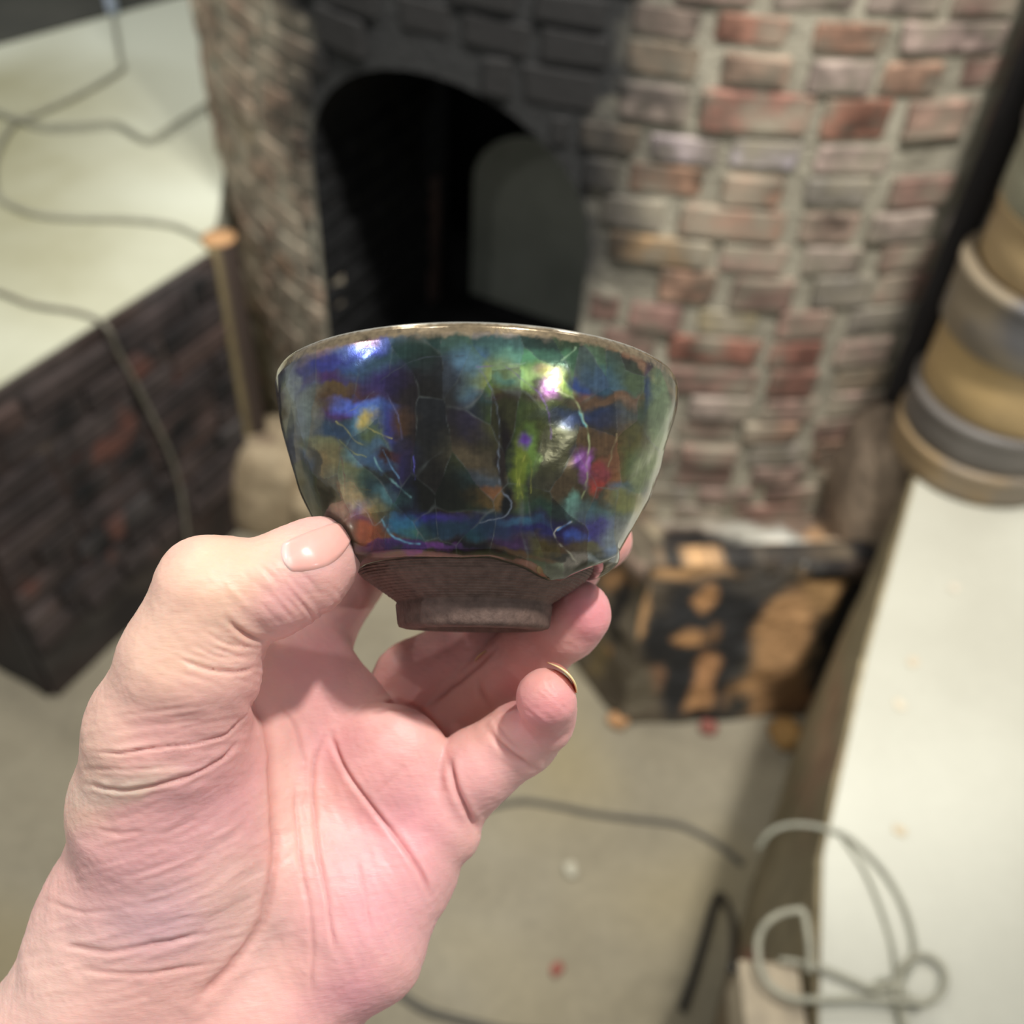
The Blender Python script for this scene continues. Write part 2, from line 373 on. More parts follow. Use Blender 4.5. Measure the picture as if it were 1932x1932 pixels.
# core: thick shell with the mouth cut through
prof = [(0.74, 0.0), (KR, 0.0), (KR, KTOP), (0.74, KTOP)]
V, Q = lathe(prof+[prof[0]], 160); V[:, 0] += KC[0]; V[:, 1] += KC[1]
n5 = 5; keep = {}
V4 = V.reshape(160, 5, 3)[:, :4].reshape(-1, 3)
Q = np.array([[i*4+j, ((i+1) % 160)*4+j, ((i+1) % 160)*4+(j+1) % 4, i*4+(j+1) % 4] for i in range(160) for j in range(4)])
core = obj_from('wall_core', V4, Q, [m_mortar, m_soot], smooth=False)
bm = bmesh.new(); bm.from_mesh(core.data); bmesh.ops.recalc_face_normals(bm, faces=bm.faces); bm.to_mesh(core.data); bm.free()
for p in core.data.polygons:                            # inner face is sooty
    cc = p.center; rr = math.hypot(cc.x-KC[0], cc.y-KC[1])
    if rr < 0.8: p.material_index = 1
zs = [0.50]+list(np.linspace(0.9, 1.10, 2))+[1.10+0.262*sin(a) for a in np.linspace(0.15, pi/2, 9)]
outl = [(WC-arch_w(z), z) for z in zs]+[(WC+arch_w(z), z) for z in zs[::-1][1:]]
cut = bpy.data.meshes.new('cutter'); bm = bmesh.new()
P0 = [np.array([*(TW*w + TD*1.2), z]) for w, z in outl]; P1 = [np.array([*(TW*w + TD*2.60), z]) for w, z in outl]
va = [bm.verts.new(p) for p in P0]; vb = [bm.verts.new(p) for p in P1]
bm.faces.new(va); bm.faces.new(vb[::-1])
for i in range(len(va)): bm.faces.new([va[i], va[(i+1) % len(va)], vb[(i+1) % len(va)], vb[i]])
bmesh.ops.recalc_face_normals(bm, faces=bm.faces); bm.to_mesh(cut); bm.free(); cut.materials.append(m_soot)
co = bpy.data.objects.new('cutter', cut); COL.objects.link(co)
md = core.modifiers.new('b', 'BOOLEAN'); md.operation = 'DIFFERENCE'; md.solver = 'EXACT'; md.object = co; md.material_mode = 'TRANSFER'
dg = bpy.context.evaluated_depsgraph_get(); nm = bpy.data.meshes.new_from_object(core.evaluated_get(dg))
core.modifiers.clear(); core.data = nm; bpy.data.objects.remove(co); at_kiln(core)

# bricks of the kiln face
rows = [-0.03+0.0652*i for i in range(0, 7)] + [0.423, 0.49, 0.545, 0.61, 0.675, 0.738, 0.805, 0.875, 0.947, 1.014, 1.091, 1.154, 1.225, 1.289, 1.350, 1.428, 1.49, 1.548, 1.615, 1.68, 1.745, 1.81, 1.875, 1.94, 2.0]
rows = sorted(r for r in rows if r > 0.0)
brick_meshes = []
for k in range(7):
    bm = box_bm(1, 1, 1)
    for v in bm.verts: v.co += Vector([random.uniform(-0.035, 0.035), 0, random.uniform(-0.05, 0.05)])
    me = bpy.data.meshes.new('brick')
    bmesh.ops.bevel(bm, geom=list(bm.edges), offset=0.07, segments=1, affect='EDGES'); bm.to_mesh(me); bm.free()
    me.materials.append(m_kiln); brick_meshes.append(me)
PAL = [((196, 164, 148), 5), ((188, 150, 134), 4), ((200, 156, 128), 3), ((178, 138, 122), 3), ((204, 184, 168), 3), ((172, 164, 148), 5), ((158, 152, 138), 4), ((200, 176, 144), 2), ((160, 124, 110), 2), ((208, 196, 184), 1)]
pal = [c for c, n in PAL for _ in range(n)]
special = [(1545, 150, (206, 132, 92)), (1425, 40, (192, 132, 108)), (1540, 70, (198, 148, 120)), (1280, 275, (226, 208, 208)), (1435, 292, (228, 216, 222)),
    (1590, 300, (216, 190, 176)), (1440, 225, (176, 122, 104)), (1560, 235, (186, 124, 100)), (1410, 420, (184, 132, 108)), (1310, 600, (196, 180, 136)),
    (1470, 615, (196, 150, 134)), (1370, 665, (176, 112, 92)), (1500, 665, (178, 116, 98)), (1220, 520, (198, 160, 112)), (1420, 725, (176, 120, 102)),
    (1160, 570, (178, 136, 120)), (1225, 585, (190, 144, 130)), (1245, 100, (196, 172, 142)), (1240, 20, (206, 180, 160)), (1400, 135, (202, 168, 142)),
    (1650, 160, (208, 186, 172)), (1860, 60, (212, 184, 172)), (1710, 225, (206, 166, 144)), (1480, 365, (200, 156, 128)), (1250, 340, (192, 146, 116)), (1560, 430, (208, 178, 156))]
allb = []
for ri in range(len(rows)-1):
    z0, z1 = rows[ri], rows[ri+1]; zc = (z0+z1)/2; h = z1-z0-random.uniform(0.010, 0.015)
    ph = radians(-88)+random.uniform(0, 0.12); hw = max(arch_w(z0), arch_w(zc))
    while ph < radians(75):
        w = random.choice((0.105, 0.115, 0.12, 0.10, 0.13, 0.115, 0.18)); gap = random.uniform(0.016, 0.045)
        a, bb = ph, ph+w/KR; ph = bb+gap/KR
        if z1 > 0.47 and hw > 0:                       # keep clear of the mouth
            s = np.linspace(a, bb, 9); ww = (KC[0]+KR*np.sin(s))*TW[0]+(KC[1]-KR*np.cos(s))*TW[1]
            ok = np.abs(ww-WC) > hw+0.004
            if not ok.any(): continue
            if not ok.all():
                ids = np.where(ok)[0]
                a, bb = s[ids[0]], s[ids[-1]]
                if ok[0] and ok[-1]: bb = s[np.where(~ok)[0][0]-1]
                if (bb-a)*KR < 0.03: continue
        if random.random() < 0.02: continue
        allb.append((a, bb, zc+random.uniform(-.003, .003), h, w))
def brick_info(bk):
    a, bb, zc, h, w = bk; s = (a+bb)/2
    p = np.array([KC[0]+KR*sin(s), KC[1]-KR*cos(s), zc]); x, y = proj(p)
    nrm = np.array([sin(s), -cos(s), 0]); vd = CAM-p; dist = np.linalg.norm(vd); face = (nrm@vd)/dist
    vis = face > 0.03 and -30 < x < 1960 and -40 < y < 1010
    if ((x-897)/330)**2+((y-840)/215)**2 < 1 and y > 640: vis = False
    if x > 1745-0.40*(y-620): vis = False               # behind the stack of rings
    if x < 640 and y > 860 and x > 560: vis = False
    return p, x, y, face, dist, vis
infos = [(bk, *brick_info(bk)) for bk in allb]
infos.sort(key=lambda t: -(t[6]*1000+max(t[4], 0)*(t[0][1]-t[0][0])))
sing = infos[:298]; rest = infos[298:]
chosen = {}
for sx, sy, colr in special:
    j = min(range(len(sing)), key=lambda i: ((sing[i][2]-sx)/1.4)**2+(sing[i][3]-sy)**2)
    chosen[j] = colr
def brick_matrix(bk):
    a, bb, zc, h, w = bk; s = (a+bb)/2; L = (bb-a)*KR; dep = 0.075
    out = KR-dep/2+random.uniform(0.004, 0.014)
    T = Matrix.Translation((KC[0]+out*sin(s), KC[1]-out*cos(s), zc)); R = Matrix.Rotation(s+random.uniform(-.02, .02), 4, 'Z') @ Matrix.Rotation(random.uniform(-.02, .02), 4, 'Y')
    return T @ R @ Matrix.Diagonal((L, dep, h, 1))
for i, t in enumerate(sing):
    o = bpy.data.objects.new('brick', random.choice(brick_meshes)); COL.objects.link(o)
    o.parent = kiln; o.matrix_parent_inverse = Matrix.Translation(-KO); o.matrix_basis = brick_matrix(t[0])
    cc = chosen.get(i) or random.choice(pal)
    cc = tuple(0.78*np.array(cc)+0.22*np.array((198, 180, 166)))
    if t[2] < 640: cc = tuple(0.5*np.array(cc)+0.5*np.array((206, 182, 150)))
    o.color = (*lin(cc), 1)
bm = bmesh.new()
for t in rest:
    me = random.choice(brick_meshes); k = len(bm.verts); bm.from_mesh(me); bm.verts.ensure_lookup_table()
    bmesh.ops.transform(bm, matrix=brick_matrix(t[0]), verts=bm.verts[k:])
ro = bm_obj('brickwork', bm, m_kiln); ro.color = (*lin((182, 150, 130)), 1); ro['kind'] = 'stuff'; at_kiln(ro)

# sooty bricks lining the left side of the mouth
jl = TW*(WC-HW); 
for r in range(10):
    z0 = 0.60+r*0.064; x = (r % 2)*-0.10
    while x < 0.50:
        a, b2 = max(x, 0.0)+0.012, min(x+0.20, 0.52); x += 0.215
        hwz = arch_w(z0+0.03)
        if b2-a < 0.03 or hwz < HW*0.98: continue
        bm = box_bm(b2-a, 0.05, 0.052, 0.006, 0.002); o = bm_obj('brick', bm, m_soot)
        t0 = 1.60
        ctr = jl + TD*(t0+ (a+b2)/2) + TW*(-0.014)
        o.location = (ctr[0], ctr[1], z0+0.03); o.rotation_euler = (0, 0, atan2(TD[1], TD[0])); at_kiln(o); 
# pier of the inner chamber and the pale plastered panel behind it
def chamber_panel(name, w0, w1, t, z0, z1, m, thick=0.03):
    a = TW*w0+TD*t; b2 = TW*w1+TD*t; c2 = (a+b2)/2
    bm = box_bm(w1-w0, thick, z1-z0, 0.01, 0.0, 2); o = bm_obj(name, bm, m); o.location = (c2[0], c2[1], (z0+z1)/2); o.rotation_euler = (0, 0, atan2(TW[1], TW[0])); at_kiln(o); return o
def arched_panel(name, w0, w1, t, z0, zs_, z1, m, th=0.012):
    wc, hw = (w0+w1)/2, (w1-w0)/2; o2 = [(w0, z0), (w1, z0)]+[(wc+hw*cos(a), zs_+(z1-zs_)*sin(a)) for a in np.linspace(0, pi, 17)]
    bm = bmesh.new(); A_ = [bm.verts.new((*(TW*w+TD*t), z)) for w, z in o2]; B_ = [bm.verts.new((*(TW*w+TD*(t+th)), z)) for w, z in o2]
    bm.faces.new(A_); bm.faces.new(B_[::-1])
    for i in range(len(A_)): bm.faces.new([A_[i], A_[(i+1) % len(A_)], B_[(i+1) % len(A_)], B_[i]])
    bmesh.ops.recalc_face_normals(bm, faces=bm.faces); at_kiln(bm_obj(name, bm, m))
arched_panel('inner_panel', -1.175, -0.82, 2.16, 0.47, 0.84, 0.99, m_inner)
m_pier = stained('pier_brick', (64, 52, 48), (88, 66, 58), 14, 0.9, 50, 0.3, 0.004)
chamber_panel('inner_pier', -1.262, -1.236, 2.08, 0.47, 0.86, m_pier, 0.05)
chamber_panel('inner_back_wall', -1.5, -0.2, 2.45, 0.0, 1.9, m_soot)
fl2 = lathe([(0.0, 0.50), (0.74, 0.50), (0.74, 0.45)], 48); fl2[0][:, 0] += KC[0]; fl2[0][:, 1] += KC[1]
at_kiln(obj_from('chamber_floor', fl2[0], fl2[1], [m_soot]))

# firebox front below the mouth: scorched plaster over brick, with painted gap shade
m_fire = painted('burnt_plaster', 0.85, 30, 0.25, 0.008)
def burnt_gap_shade(X, Y, P):
    T = (198, 156, 110); K = (46, 46, 46)
    return 1.4*blobs(X, Y, (96, 86, 72), [
        (1370, 1200, 130, 140, 0, (52, 52, 52), 0.25), (1540, 1200, 70, 170, 15, (84, 72, 56), 0.4), (1310, 1080, 90, 16, 3, T, 0.5), (1200, 1150, 22, 55, 10, T, 0.35),
        (1420, 1100, 90, 22, 0, (84, 80, 74), 0.6), (1440, 1280, 50, 60, 10, (92, 88, 78), 0.5), (1332, 1133, 24, 24, 0, (196, 148, 102), 0.35), (1305, 1202, 25, 19, 0, (190, 144, 98), 0.4), (1340, 1193, 16, 10, -30, (120, 92, 66), 0.6),
        (1490, 1160, 42, 30, -15, T, 0.5), (1475, 1210, 48, 90, 18, (192, 150, 106), 0.35), (1430, 1310, 60, 40, -20, (186, 144, 100), 0.4), (1550, 1110, 40, 36, -60, (188, 150, 104), 0.4),
        (1330, 1280, 22, 50, 12, (188, 140, 98), 0.4), (1310, 1320, 34, 22, -20, (180, 136, 94), 0.5), (1238, 1285, 14, 26, 0, (160, 118, 88), 0.5), (1200, 1300, 40, 46, 0, (104, 96, 80), 0.5),
        (1270, 1300, 22, 60, 5, K, 0.4), (1240, 1210, 28, 50, 0, K, 0.5), (1340, 1350, 60, 14, 0, (40, 38, 36), 0.5), (1395, 1335, 26, 26, 0, (60, 58, 52), 0.6), (1490, 1310, 50, 46, -25, (104, 78, 52), 0.6),
        (1592, 1185, 30, 190, 23, (16, 14, 13), 0.3), (1640, 1060, 34, 50, 0, (26, 23, 22), 0.4), (1180, 1110, 14, 60, -8, (34, 32, 30), 0.4), (1162, 1095, 18, 20, 0, (182, 140, 96), 0.4),  # near-black strip at the right paints the shaded gap beside the platform
        (1360, 1052, 200, 12, 2, (42, 40, 38), 0.5), (1560, 1330, 60, 20, 0, (112, 80, 52), 0.6), (1490, 1362, 60, 8, 0, (46, 38, 32), 0.5)], 20, 31, 1/40)
fa, fb = np.array([0.292, 1.402]), np.array([0.765, 1.466])
fbx = face_grid('firebox_front', fa, fb, 0.0, 0.575, 200, 200, m_fire, burnt_gap_shade, 0.012, 33, thick=0.05); at_kiln(fbx)
def rubble_col(X, Y, P):
    return blobs(X, Y, (100, 90, 74), [(1162, 1095, 22, 22, 0, (184, 140, 96), 0.4), (1150, 1230, 14, 12, 0, (166, 128, 84), 0.5), (1170, 1150, 12, 80, 0, (40, 37, 34), 0.5), (1130, 1250, 16, 40, 0, (120, 104, 74), 0.6), (1150, 1300, 30, 20, 0, (86, 76, 62), 0.6)], 22, 41, 1/30)*(1+0.3*fbm(P*20, 2, 3)[:, None])
sd = face_grid('firebox_side', np.array([0.10, 1.70]), fa, 0.0, 0.57, 90, 120, m_fire, rubble_col, 0.022, 42, thick=0.05); at_kiln(sd)
# top ledge, sloping back to the brickwork, with a lumpy pale plaster lip
def ledge():
    nu, nv = 170, 90; u = np.linspace(0, 1, nu); v = np.linspace(0, 1, nv); U, Vv = np.meshgrid(u, v, indexing='ij')
    fx = fa[0]-0.02+(fb[0]-fa[0]+0.06)*U; fy = fa[1]+(fb[1]-fa[1])*U
    s = np.linspace(0, 1, nu); bx = 0.10+0.78*U; by = KC[1]-np.sqrt(KR**2-(bx-KC[0])**2)+0.01
    X = fx+(bx-fx)*Vv; Y = fy+(by-fy)*Vv; Z = 0.572-0.14*Vv
    P = np.stack([X, Y, Z], -1).reshape(-1, 3)
    P[:, 2] += 0.016*fbm(P*13, 51, 4)
    px, py = proj(P)
    lip = np.exp(-((Vv.ravel()-0.30)/0.10)**2); P[:, 2] += lip*0.03*(0.8+0.7*fbm(P*18, 52, 3))
    px, py = proj(P)
    c = blobs(px, py, (132, 112, 96), [(1340, 1030, 120, 26, 6, (36, 33, 31), 0.4), (1520, 1062, 130, 15, -4, (44, 40, 38), 0.5), (1430, 1010, 90, 20, 12, (188, 184, 170), 0.5), (1500, 1030, 60, 22, 12, (206, 204, 192), 0.45),
        (1470, 1035, 26, 14, 0, (206, 160, 116), 0.5), (1540, 1005, 26, 14, 0, (200, 156, 112), 0.5), (1560, 1030, 30, 14, 0, (196, 168, 130), 0.5), (1410, 1045, 18, 10, 0, (196, 150, 102), 0.5),
        (1300, 985, 60, 12, 0, (170, 162, 146), 0.6), (1220, 1010, 30, 26, 0, (160, 146, 120), 0.6), (1640, 980, 90, 40, -10, (150, 132, 112), 0.7), (1660, 1050, 40, 40, 0, (66, 54, 46), 0.6), (1640, 935, 60, 30, 0, (158, 140, 122), 0.7)], 20, 55, 1/40)
    V2 = P.copy(); V2[:, 2] -= 0.06; K = len(P); Q = grid_faces(nu, nv); idx = np.arange(K).reshape(nu, nv)
    rim = np.concatenate([idx[:, 0], idx[-1, 1:], idx[-2::-1, -1], idx[0, -2:0:-1]]); S = np.stack([rim, np.roll(rim, -1), np.roll(rim, -1)+K, rim+K], -1)
    o = obj_from('firebox_ledge', np.vstack([P, V2]), np.vstack([Q[:, ::-1], Q+K, S]), [m_fire], None, True, np.vstack([c, c]))
    bm = bmesh.new(); bm.from_mesh(o.data); bmesh.ops.recalc_face_normals(bm, faces=bm.faces); bm.to_mesh(o.data); bm.free()
    at_kiln(o)
ledge()
def lump(name, loc, size, m, seed, res=24, amp=0.18, colr=None, parent=None, sq=0.6):
    th = np.linspace(0, 2*pi, res*2, endpoint=False); ph = np.linspace(-pi/2+0.01, pi/2-0.01, res)
    T, Pp = np.meshgrid(th, ph, indexing='ij'); g = lambda a: np.sign(a)*np.abs(a)**sq
    V = np.stack([g(np.cos(T))*g(np.cos(Pp)), g(np.sin(T))*g(np.cos(Pp)), g(np.sin(Pp))], -1).reshape(-1, 3)
    V = V*(1+amp*fbm(V*1.6+seed*3.1, seed, 3)[:, None]); V = V*np.array(size)+np.array(loc)
    o = obj_from(name, V, grid_faces(res*2, res, True), [m], parent)
    bm = bmesh.new(); bm.from_mesh(o.data); bmesh.ops.holes_fill(bm, edges=[e for e in bm.edges if e.is_boundary], sides=0); bm.to_mesh(o.data); bm.free()
    return o
m_rub = stained('kiln_rubble', (152, 134, 106), (184, 166, 136), 9, 0.95, 40, 0.3, 0.01, c3=(98, 74, 62), scale3=7)
at_kiln(lump('rubble_foot', (-0.665, 2.06, 0.10), (0.115, 0.13, 0.17), m_rub, 3))
at_kiln(lump('rubble_foot', (-0.50, 2.00, 0.05), (0.12, 0.10, 0.13), m_rub, 5))
m_rub2 = stained('kiln_shoulder', (128, 112, 94), (160, 140, 118), 10, 0.95, 40, 0.3, 0.01)
at_kiln(lump('rubble_shoulder', (0.80, 1.64, 0.62), (0.10, 0.14, 0.17), m_rub2, 8, amp=0.10))

# ------------------------------------------------------------------ post, added shade tube and the stack of saggar rings
m_post, nt, b = mat('weathered_shaded_post')
r1 = ramp(nt, [(0.3, (118, 104, 74)), (0.7, (150, 134, 96))]); nt.links.new(noise(nt, 12, 4), r1.inputs[0])
tc = N(nt, 'ShaderNodeTexCoord'); sp = N(nt, 'ShaderNodeSeparateXYZ'); nt.links.new(tc.outputs['Object'], sp.inputs[0])
mr = N(nt, 'ShaderNodeMapRange', inp={1: 0.16, 2: 0.24, 3: 1.0, 4: 0.0}); nt.links.new(sp.outputs[2], mr.inputs[0])
c = mixc(nt, r1.outputs[0], tuple(lin((28, 26, 24))), mr.outputs[0])  # shade around the foot of the post put into its colour
mr2 = N(nt, 'ShaderNodeMapRange', inp={1: 0.0, 2: 0.016, 3: 0.0, 4: 1.0}); nt.links.new(sp.outputs[0], mr2.inputs[0])
c = mixc(nt, c, tuple(lin((58, 46, 38))), mr2.outputs[0])
nt.links.new(c, b.inputs['Base Color']); b.inputs['Roughness'].default_value = 0.8
pz = 0.845
V, Q = lathe([(0.0, 0.0), (0.041, 0.0), (0.041, 0.1), (0.040, 0.5), (0.039, pz-0.006), (0.036, pz), (0.0, pz)], 40)
post = obj_from('wooden_post', V, Q, [m_post]); post.location = (-0.716, 2.075, 0.0)
tag(post, 'short round wooden post with painted shade at its foot standing beside the brown retaining wall', 'post')
m_cut = plain('post_cut', (196, 150, 104), 0.8)
V, Q = lathe([(0.0, 0.0), (0.038, 0.0), (0.038, 0.005), (0.0, 0.006)], 40); o = obj_from('cut_end', V, Q, [m_cut], post); o.location = (0, 0, pz); o['label'] = 'pale orange sawn end'

SC = np.array([0.875, 1.515]); SR = 0.150
m_gap_shade = plain('gap_shade_black', (26, 22, 21), 0.9, 0.0)
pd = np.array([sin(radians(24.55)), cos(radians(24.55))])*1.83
gap_shade = tube('gap_shade_tube', [(pd[0], pd[1], PLAT+0.0), (pd[0], pd[1], 1.4), (pd[0], pd[1], 2.06)], 0.027, m_gap_shade, seg=16)  # added dark tube in place of the shade between stack and kiln
tag(gap_shade, 'dark upright tube added for the shade between the brick kiln and the stacked saggar rings', 'gap_shade')
def saggar(k, z0, z1, r, ox, oy, cbody, cpatch, label):
    m, nt, b = mat('saggar_clay')
    r1 = ramp(nt, [(0.3, np.array(cbody)*0.86), (0.7, cbody)]); nt.links.new(noise(nt, 6, 4), r1.inputs[0]); c = r1.outputs[0]
    if cpatch:
        r2 = ramp(nt, [(0.47, (0, 0, 0)), (0.56, (1, 1, 1))])
        n = N(nt, 'ShaderNodeTexNoise'); n.inputs['Scale'].default_value = 4.5; n.inputs['Detail'].default_value = 2
        mp = N(nt, 'ShaderNodeMapping'); mp.inputs[1].default_value = (k*1.37, k*0.7, 0); tc = N(nt, 'ShaderNodeTexCoord'); nt.links.new(tc.outputs['Object'], mp.inputs[0]); nt.links.new(mp.outputs[0], n.inputs['Vector'])
        nt.links.new(n.outputs['Fac'], r2.inputs[0]); c = mixc(nt, c, tuple(lin(cpatch)), r2.outputs[0])
    nt.links.new(c, b.inputs['Base Color']); b.inputs['Roughness'].default_value = 0.45
    bump(nt, b, noise(nt, 40, 4), 0.5, 0.002)
    H = z1-z0; e = 0.006
    prof = [(r-0.022, 0), (r-0.004, 0), (r, e), (r, H*0.5), (r, H-0.02), (r+0.003, H-0.014), (r+0.003, H-0.004), (r-0.002, H), (r-0.020, H), (r-0.022, H-e)]
    def fn(T, R, Z): return R*(1+0.008*np.sin(2*T+k)+0.004*np.sin(5*T+2*k)), Z
    V, Q = lathe(prof+[prof[0]], 80, fn)
    o = obj_from('saggar_ring', V, Q, [m]); o.location = (SC[0]+ox, SC[1]+oy, z0+0.001)
    tag(o, label, 'saggar', 'fired clay rings in the stack by the kiln')
    return o
zz = [PLAT, 0.905, 0.985, 1.115, 1.235, 1.345, 1.455, 1.58, 1.70]
saggar(0, zz[0], zz[1], 0.158, 0, 0, (150, 126, 92), (120, 108, 92), 'brown clay ring at the very bottom of the stack on the white floor')
saggar(1, zz[1], zz[2], 0.153, -0.002, 0.0, (104, 98, 92), None, 'low dark grey clay ring second from the bottom of the stack')
saggar(2, zz[2], zz[3], 0.150, 0.006, 0.004, (190, 160, 110), None, 'glossy ochre clay ring just above the low dark grey ring')
saggar(3, zz[3], zz[4], 0.155, -0.002, -0.003, (140, 126, 104), (92, 90, 90), 'brown clay ring with a large grey-black scorch on its right side')
saggar(4, zz[4], zz[5], 0.143, 0.008, 0.0, (180, 154, 112), None, 'tan clay ring between the scorched ring and the pale green-grey ring')
saggar(5, zz[5], zz[6], 0.146, 0.004, 0.0, (158, 156, 132), None, 'pale green-grey clay ring in the upper half of the stack')
saggar(6, zz[6], zz[7], 0.150, 0.0, 0.0, (98, 92, 86), None, 'tall dark grey clay ring near the top edge of the photo')
saggar(7, zz[7], zz[8], 0.142, 0.0, 0.0, (166, 146, 110), None, 'tan clay ring topmost of the stack at the right edge')

# ------------------------------------------------------------------ cables and small things on the floors
m_grey_cable = plain('grey_cable', (148, 146, 128), 0.5)
m_dark_cable = plain('dark_cable', (84, 80, 70), 0.6)
m_pale_cable = plain('pale_cable', (160, 156, 136), 0.45)
m_black_cable = plain('black_cable', (30, 27, 26), 0.5)
def floor_cable(pts, z, r, m, label, name='cable', lift=None, group=None):
    P = []
    for i, p in enumerate(pts):
        q = on_z(p[0], p[1], z+r); q[2] += (lift[i] if lift else 0); P.append(q)
    o = tube(name, P, r, m); tag(o, label, 'cable', group); return o
floor_cable([(214, 30), (226, 110), (228, 132), (150, 178), (80, 210), (30, 232), (5, 262), (-12, 310), (-5, 368), (40, 396), (90, 408), (150, 412), (230, 414), (310, 422), (350, 434), (388, 455)], PLAT, 0.007, m_grey_cable, 'thick grey cable curving across the cream floor towards the wooden post')
floor_cable([(-40, 200), (0, 212), (80, 236), (150, 236), (215, 232), (262, 256), (290, 260), (340, 228), (392, 196), (420, 180)], PLAT+0.012, 0.006, m_grey_cable, 'thinner grey cable wavering over the cream floor behind the thick one')
Pc = [on_z(x, y, PLAT+0.006) for x, y in ((-40, 545), (0, 552), (60, 575), (140, 588), (185, 604))]
def on_wall(x, y, A, n, off):                          # where the line of sight meets an upright wall
    d = ray(x, y); n3 = np.array([n[0], n[1], 0]); A3 = np.array([A[0], A[1], 0])+n3*off; return CAM+d*(((A3-CAM)@n3)/(d@n3))
Pc += [on_z(205, 622, PLAT+0.004)]+[on_wall(x, y, A0, nl, 0.038) for x, y in ((222, 662), (250, 712), (272, 756), (300, 812), (325, 868), (342, 930), (352, 1000), (356, 1060))]
tag(tube('cable', Pc, 0.0052, plain('dusty_shaded_cable', (112, 107, 93), 0.7)), 'thin cable hanging down the face of the dark brown retaining wall', 'cable')  # darker than the floor cables: dust plus the wall's shade in the colour
floor_cable([(860, 1560), (900, 1530), (980, 1512), (1050, 1520), (1120, 1535), (1200, 1545), (1280, 1556), (1350, 1590), (1400, 1630)], 0.0, 0.0065, m_dark_cable, 'dark cable lying on the pit floor in front of the firebox')
floor_cable([(700, 1790), (738, 1855), (770, 1885), (810, 1908), (870, 1925), (960, 1945), (1060, 1950)], 0.0, 0.008, m_dark_cable, 'black cable on the pit floor at the bottom edge near the wrist')
z = PLAT
floor_cable([(1440, 1580), (1452, 1568), (1474, 1560), (1510, 1556), (1550, 1562), (1600, 1580), (1650, 1625), (1690, 1680), (1715, 1740), (1724, 1800), (1700, 1850), (1665, 1850), (1640, 1870)], z, 0.0038, m_grey_cable, 'grey cable arching over the platform edge onto the white floor', lift=[-0.03, -0.01]+[0]*12)
floor_cable([(1590, 1580), (1630, 1640), (1660, 1710), (1682, 1780), (1690, 1850), (1694, 1900), (1700, 1960)], z, 0.003, m_grey_cable, 'thin grey cable running downwards inside the large arch on the white floor')
lp = [(1740+44*cos(a), 1846+44*sin(a)) for a in np.linspace(-2.9, 2.9, 13)]
floor_cable([(1715, 1960), (1698, 1900), (1690, 1870)]+lp+[(1650, 1866), (1600, 1846), (1560, 1830), (1500, 1815), (1470, 1812)], z+0.010, 0.0038, m_pale_cable, 'pale cable with a small round loop on the white floor')
floor_cable([(1750, 1892), (1690, 1888), (1620, 1884), (1550, 1886), (1490, 1882), (1445, 1850), (1430, 1800), (1436, 1756), (1464, 1728), (1500, 1718), (1516, 1722), (1524, 1760), (1528, 1800), (1526, 1835)], z+0.022, 0.0045, m_pale_cable, 'pale coil of cable sticking out past the platform edge over the pit')
# black rod bent in a narrow hairpin against the right-hand wall
dE = (E1-E2)/np.linalg.norm(E1-E2); nE = np.array([-dE[1], dE[0]])
tp = [on_z(x, y, 0.013) for x, y in ((1286, 1905), (1308, 1840), (1330, 1765), (1346, 1708))]+[on_z(1358, 1688, 0.02)]+[on_wall(x, y, E2, nE, 0.045) for x, y in ((1376, 1715), (1384, 1760), (1382, 1830))]
tag(tube('iron_tongs', tp, 0.0075, m_black_cable), 'black hairpin-shaped iron tongs leaning at the foot of the olive wall', 'tongs')
m_box = plain('box_card', (178, 162, 136), 0.7)
bxp = on_z(1478, 1900, PLAT)
bxo = empty('junction_box', (bxp[0]-0.012, bxp[1], PLAT-0.05)); tag(bxo, 'beige wall box at the platform edge at the bottom of the photo', 'box')
o = bm_obj('box_body', box_bm(0.07, 0.10, 0.085, 0.006, 0, 2), m_box, bxo); o.location = (0, 0, 0.0)
o = bm_obj('lid', box_bm(0.074, 0.104, 0.012, 0.003, 0, 2), m_box, bxo); o.location = (0, 0, 0.047)

def chip(px, py, z, s, colr, label, seed, name='brick_chip', cat='chip', flat=0.6):
    P = on_z(px, py, z)
    o = lump(name, (0, 0, 0), (s, s*0.75, s*flat), plain(name+'_clay', colr, 0.9), seed, 8, 0.3, sq=0.7); o.location = (P[0], P[1], z+s*flat*0.8); o.rotation_euler = (0, 0, seed)
    tag(o, label, cat)
chip(1076, 1645, 0, 0.018, (196, 190, 168), 'small white pebble alone on the grey pit floor', 2, 'pebble', 'pebble')
chip(1335, 1378, 0, 0.024, (150, 92, 80), 'red brick chip on the floor under the firebox front', 3)
chip(1050, 1830, 0, 0.015, (150, 84, 72), 'small red brick crumb on the pit floor near the bottom edge', 4)
chip(1480, 1392, 0, 0.045, (178, 138, 82), 'large ochre clay lump at the lower right corner of the firebox', 5, 'clay_lump', 'clay lump')
chip(1165, 1365, 0, 0.026, (186, 140, 96), 'orange clay fragment at the lower left corner of the firebox', 6, 'clay_lump', 'clay lump')
chip(1722, 1250, PLAT, 0.010, (206, 190, 164), 'tan crumb on the white floor nearest the stack', 7, 'crumb', 'crumb', 0.2)
chip(1697, 1330, PLAT, 0.010, (206, 194, 170), 'tan crumb on the white floor below the other one, nearer the platform edge', 8, 'crumb', 'crumb', 0.2)
chip(1697, 1568, PLAT, 0.009, (200, 182, 152), 'tan crumb on the white floor beside the arching grey cable', 9, 'crumb', 'crumb', 0.2)
chip(1800, 1110, PLAT, 0.010, (206, 196, 176), 'faint tan crumb on the white floor just below the stack', 10, 'crumb', 'crumb', 0.2)
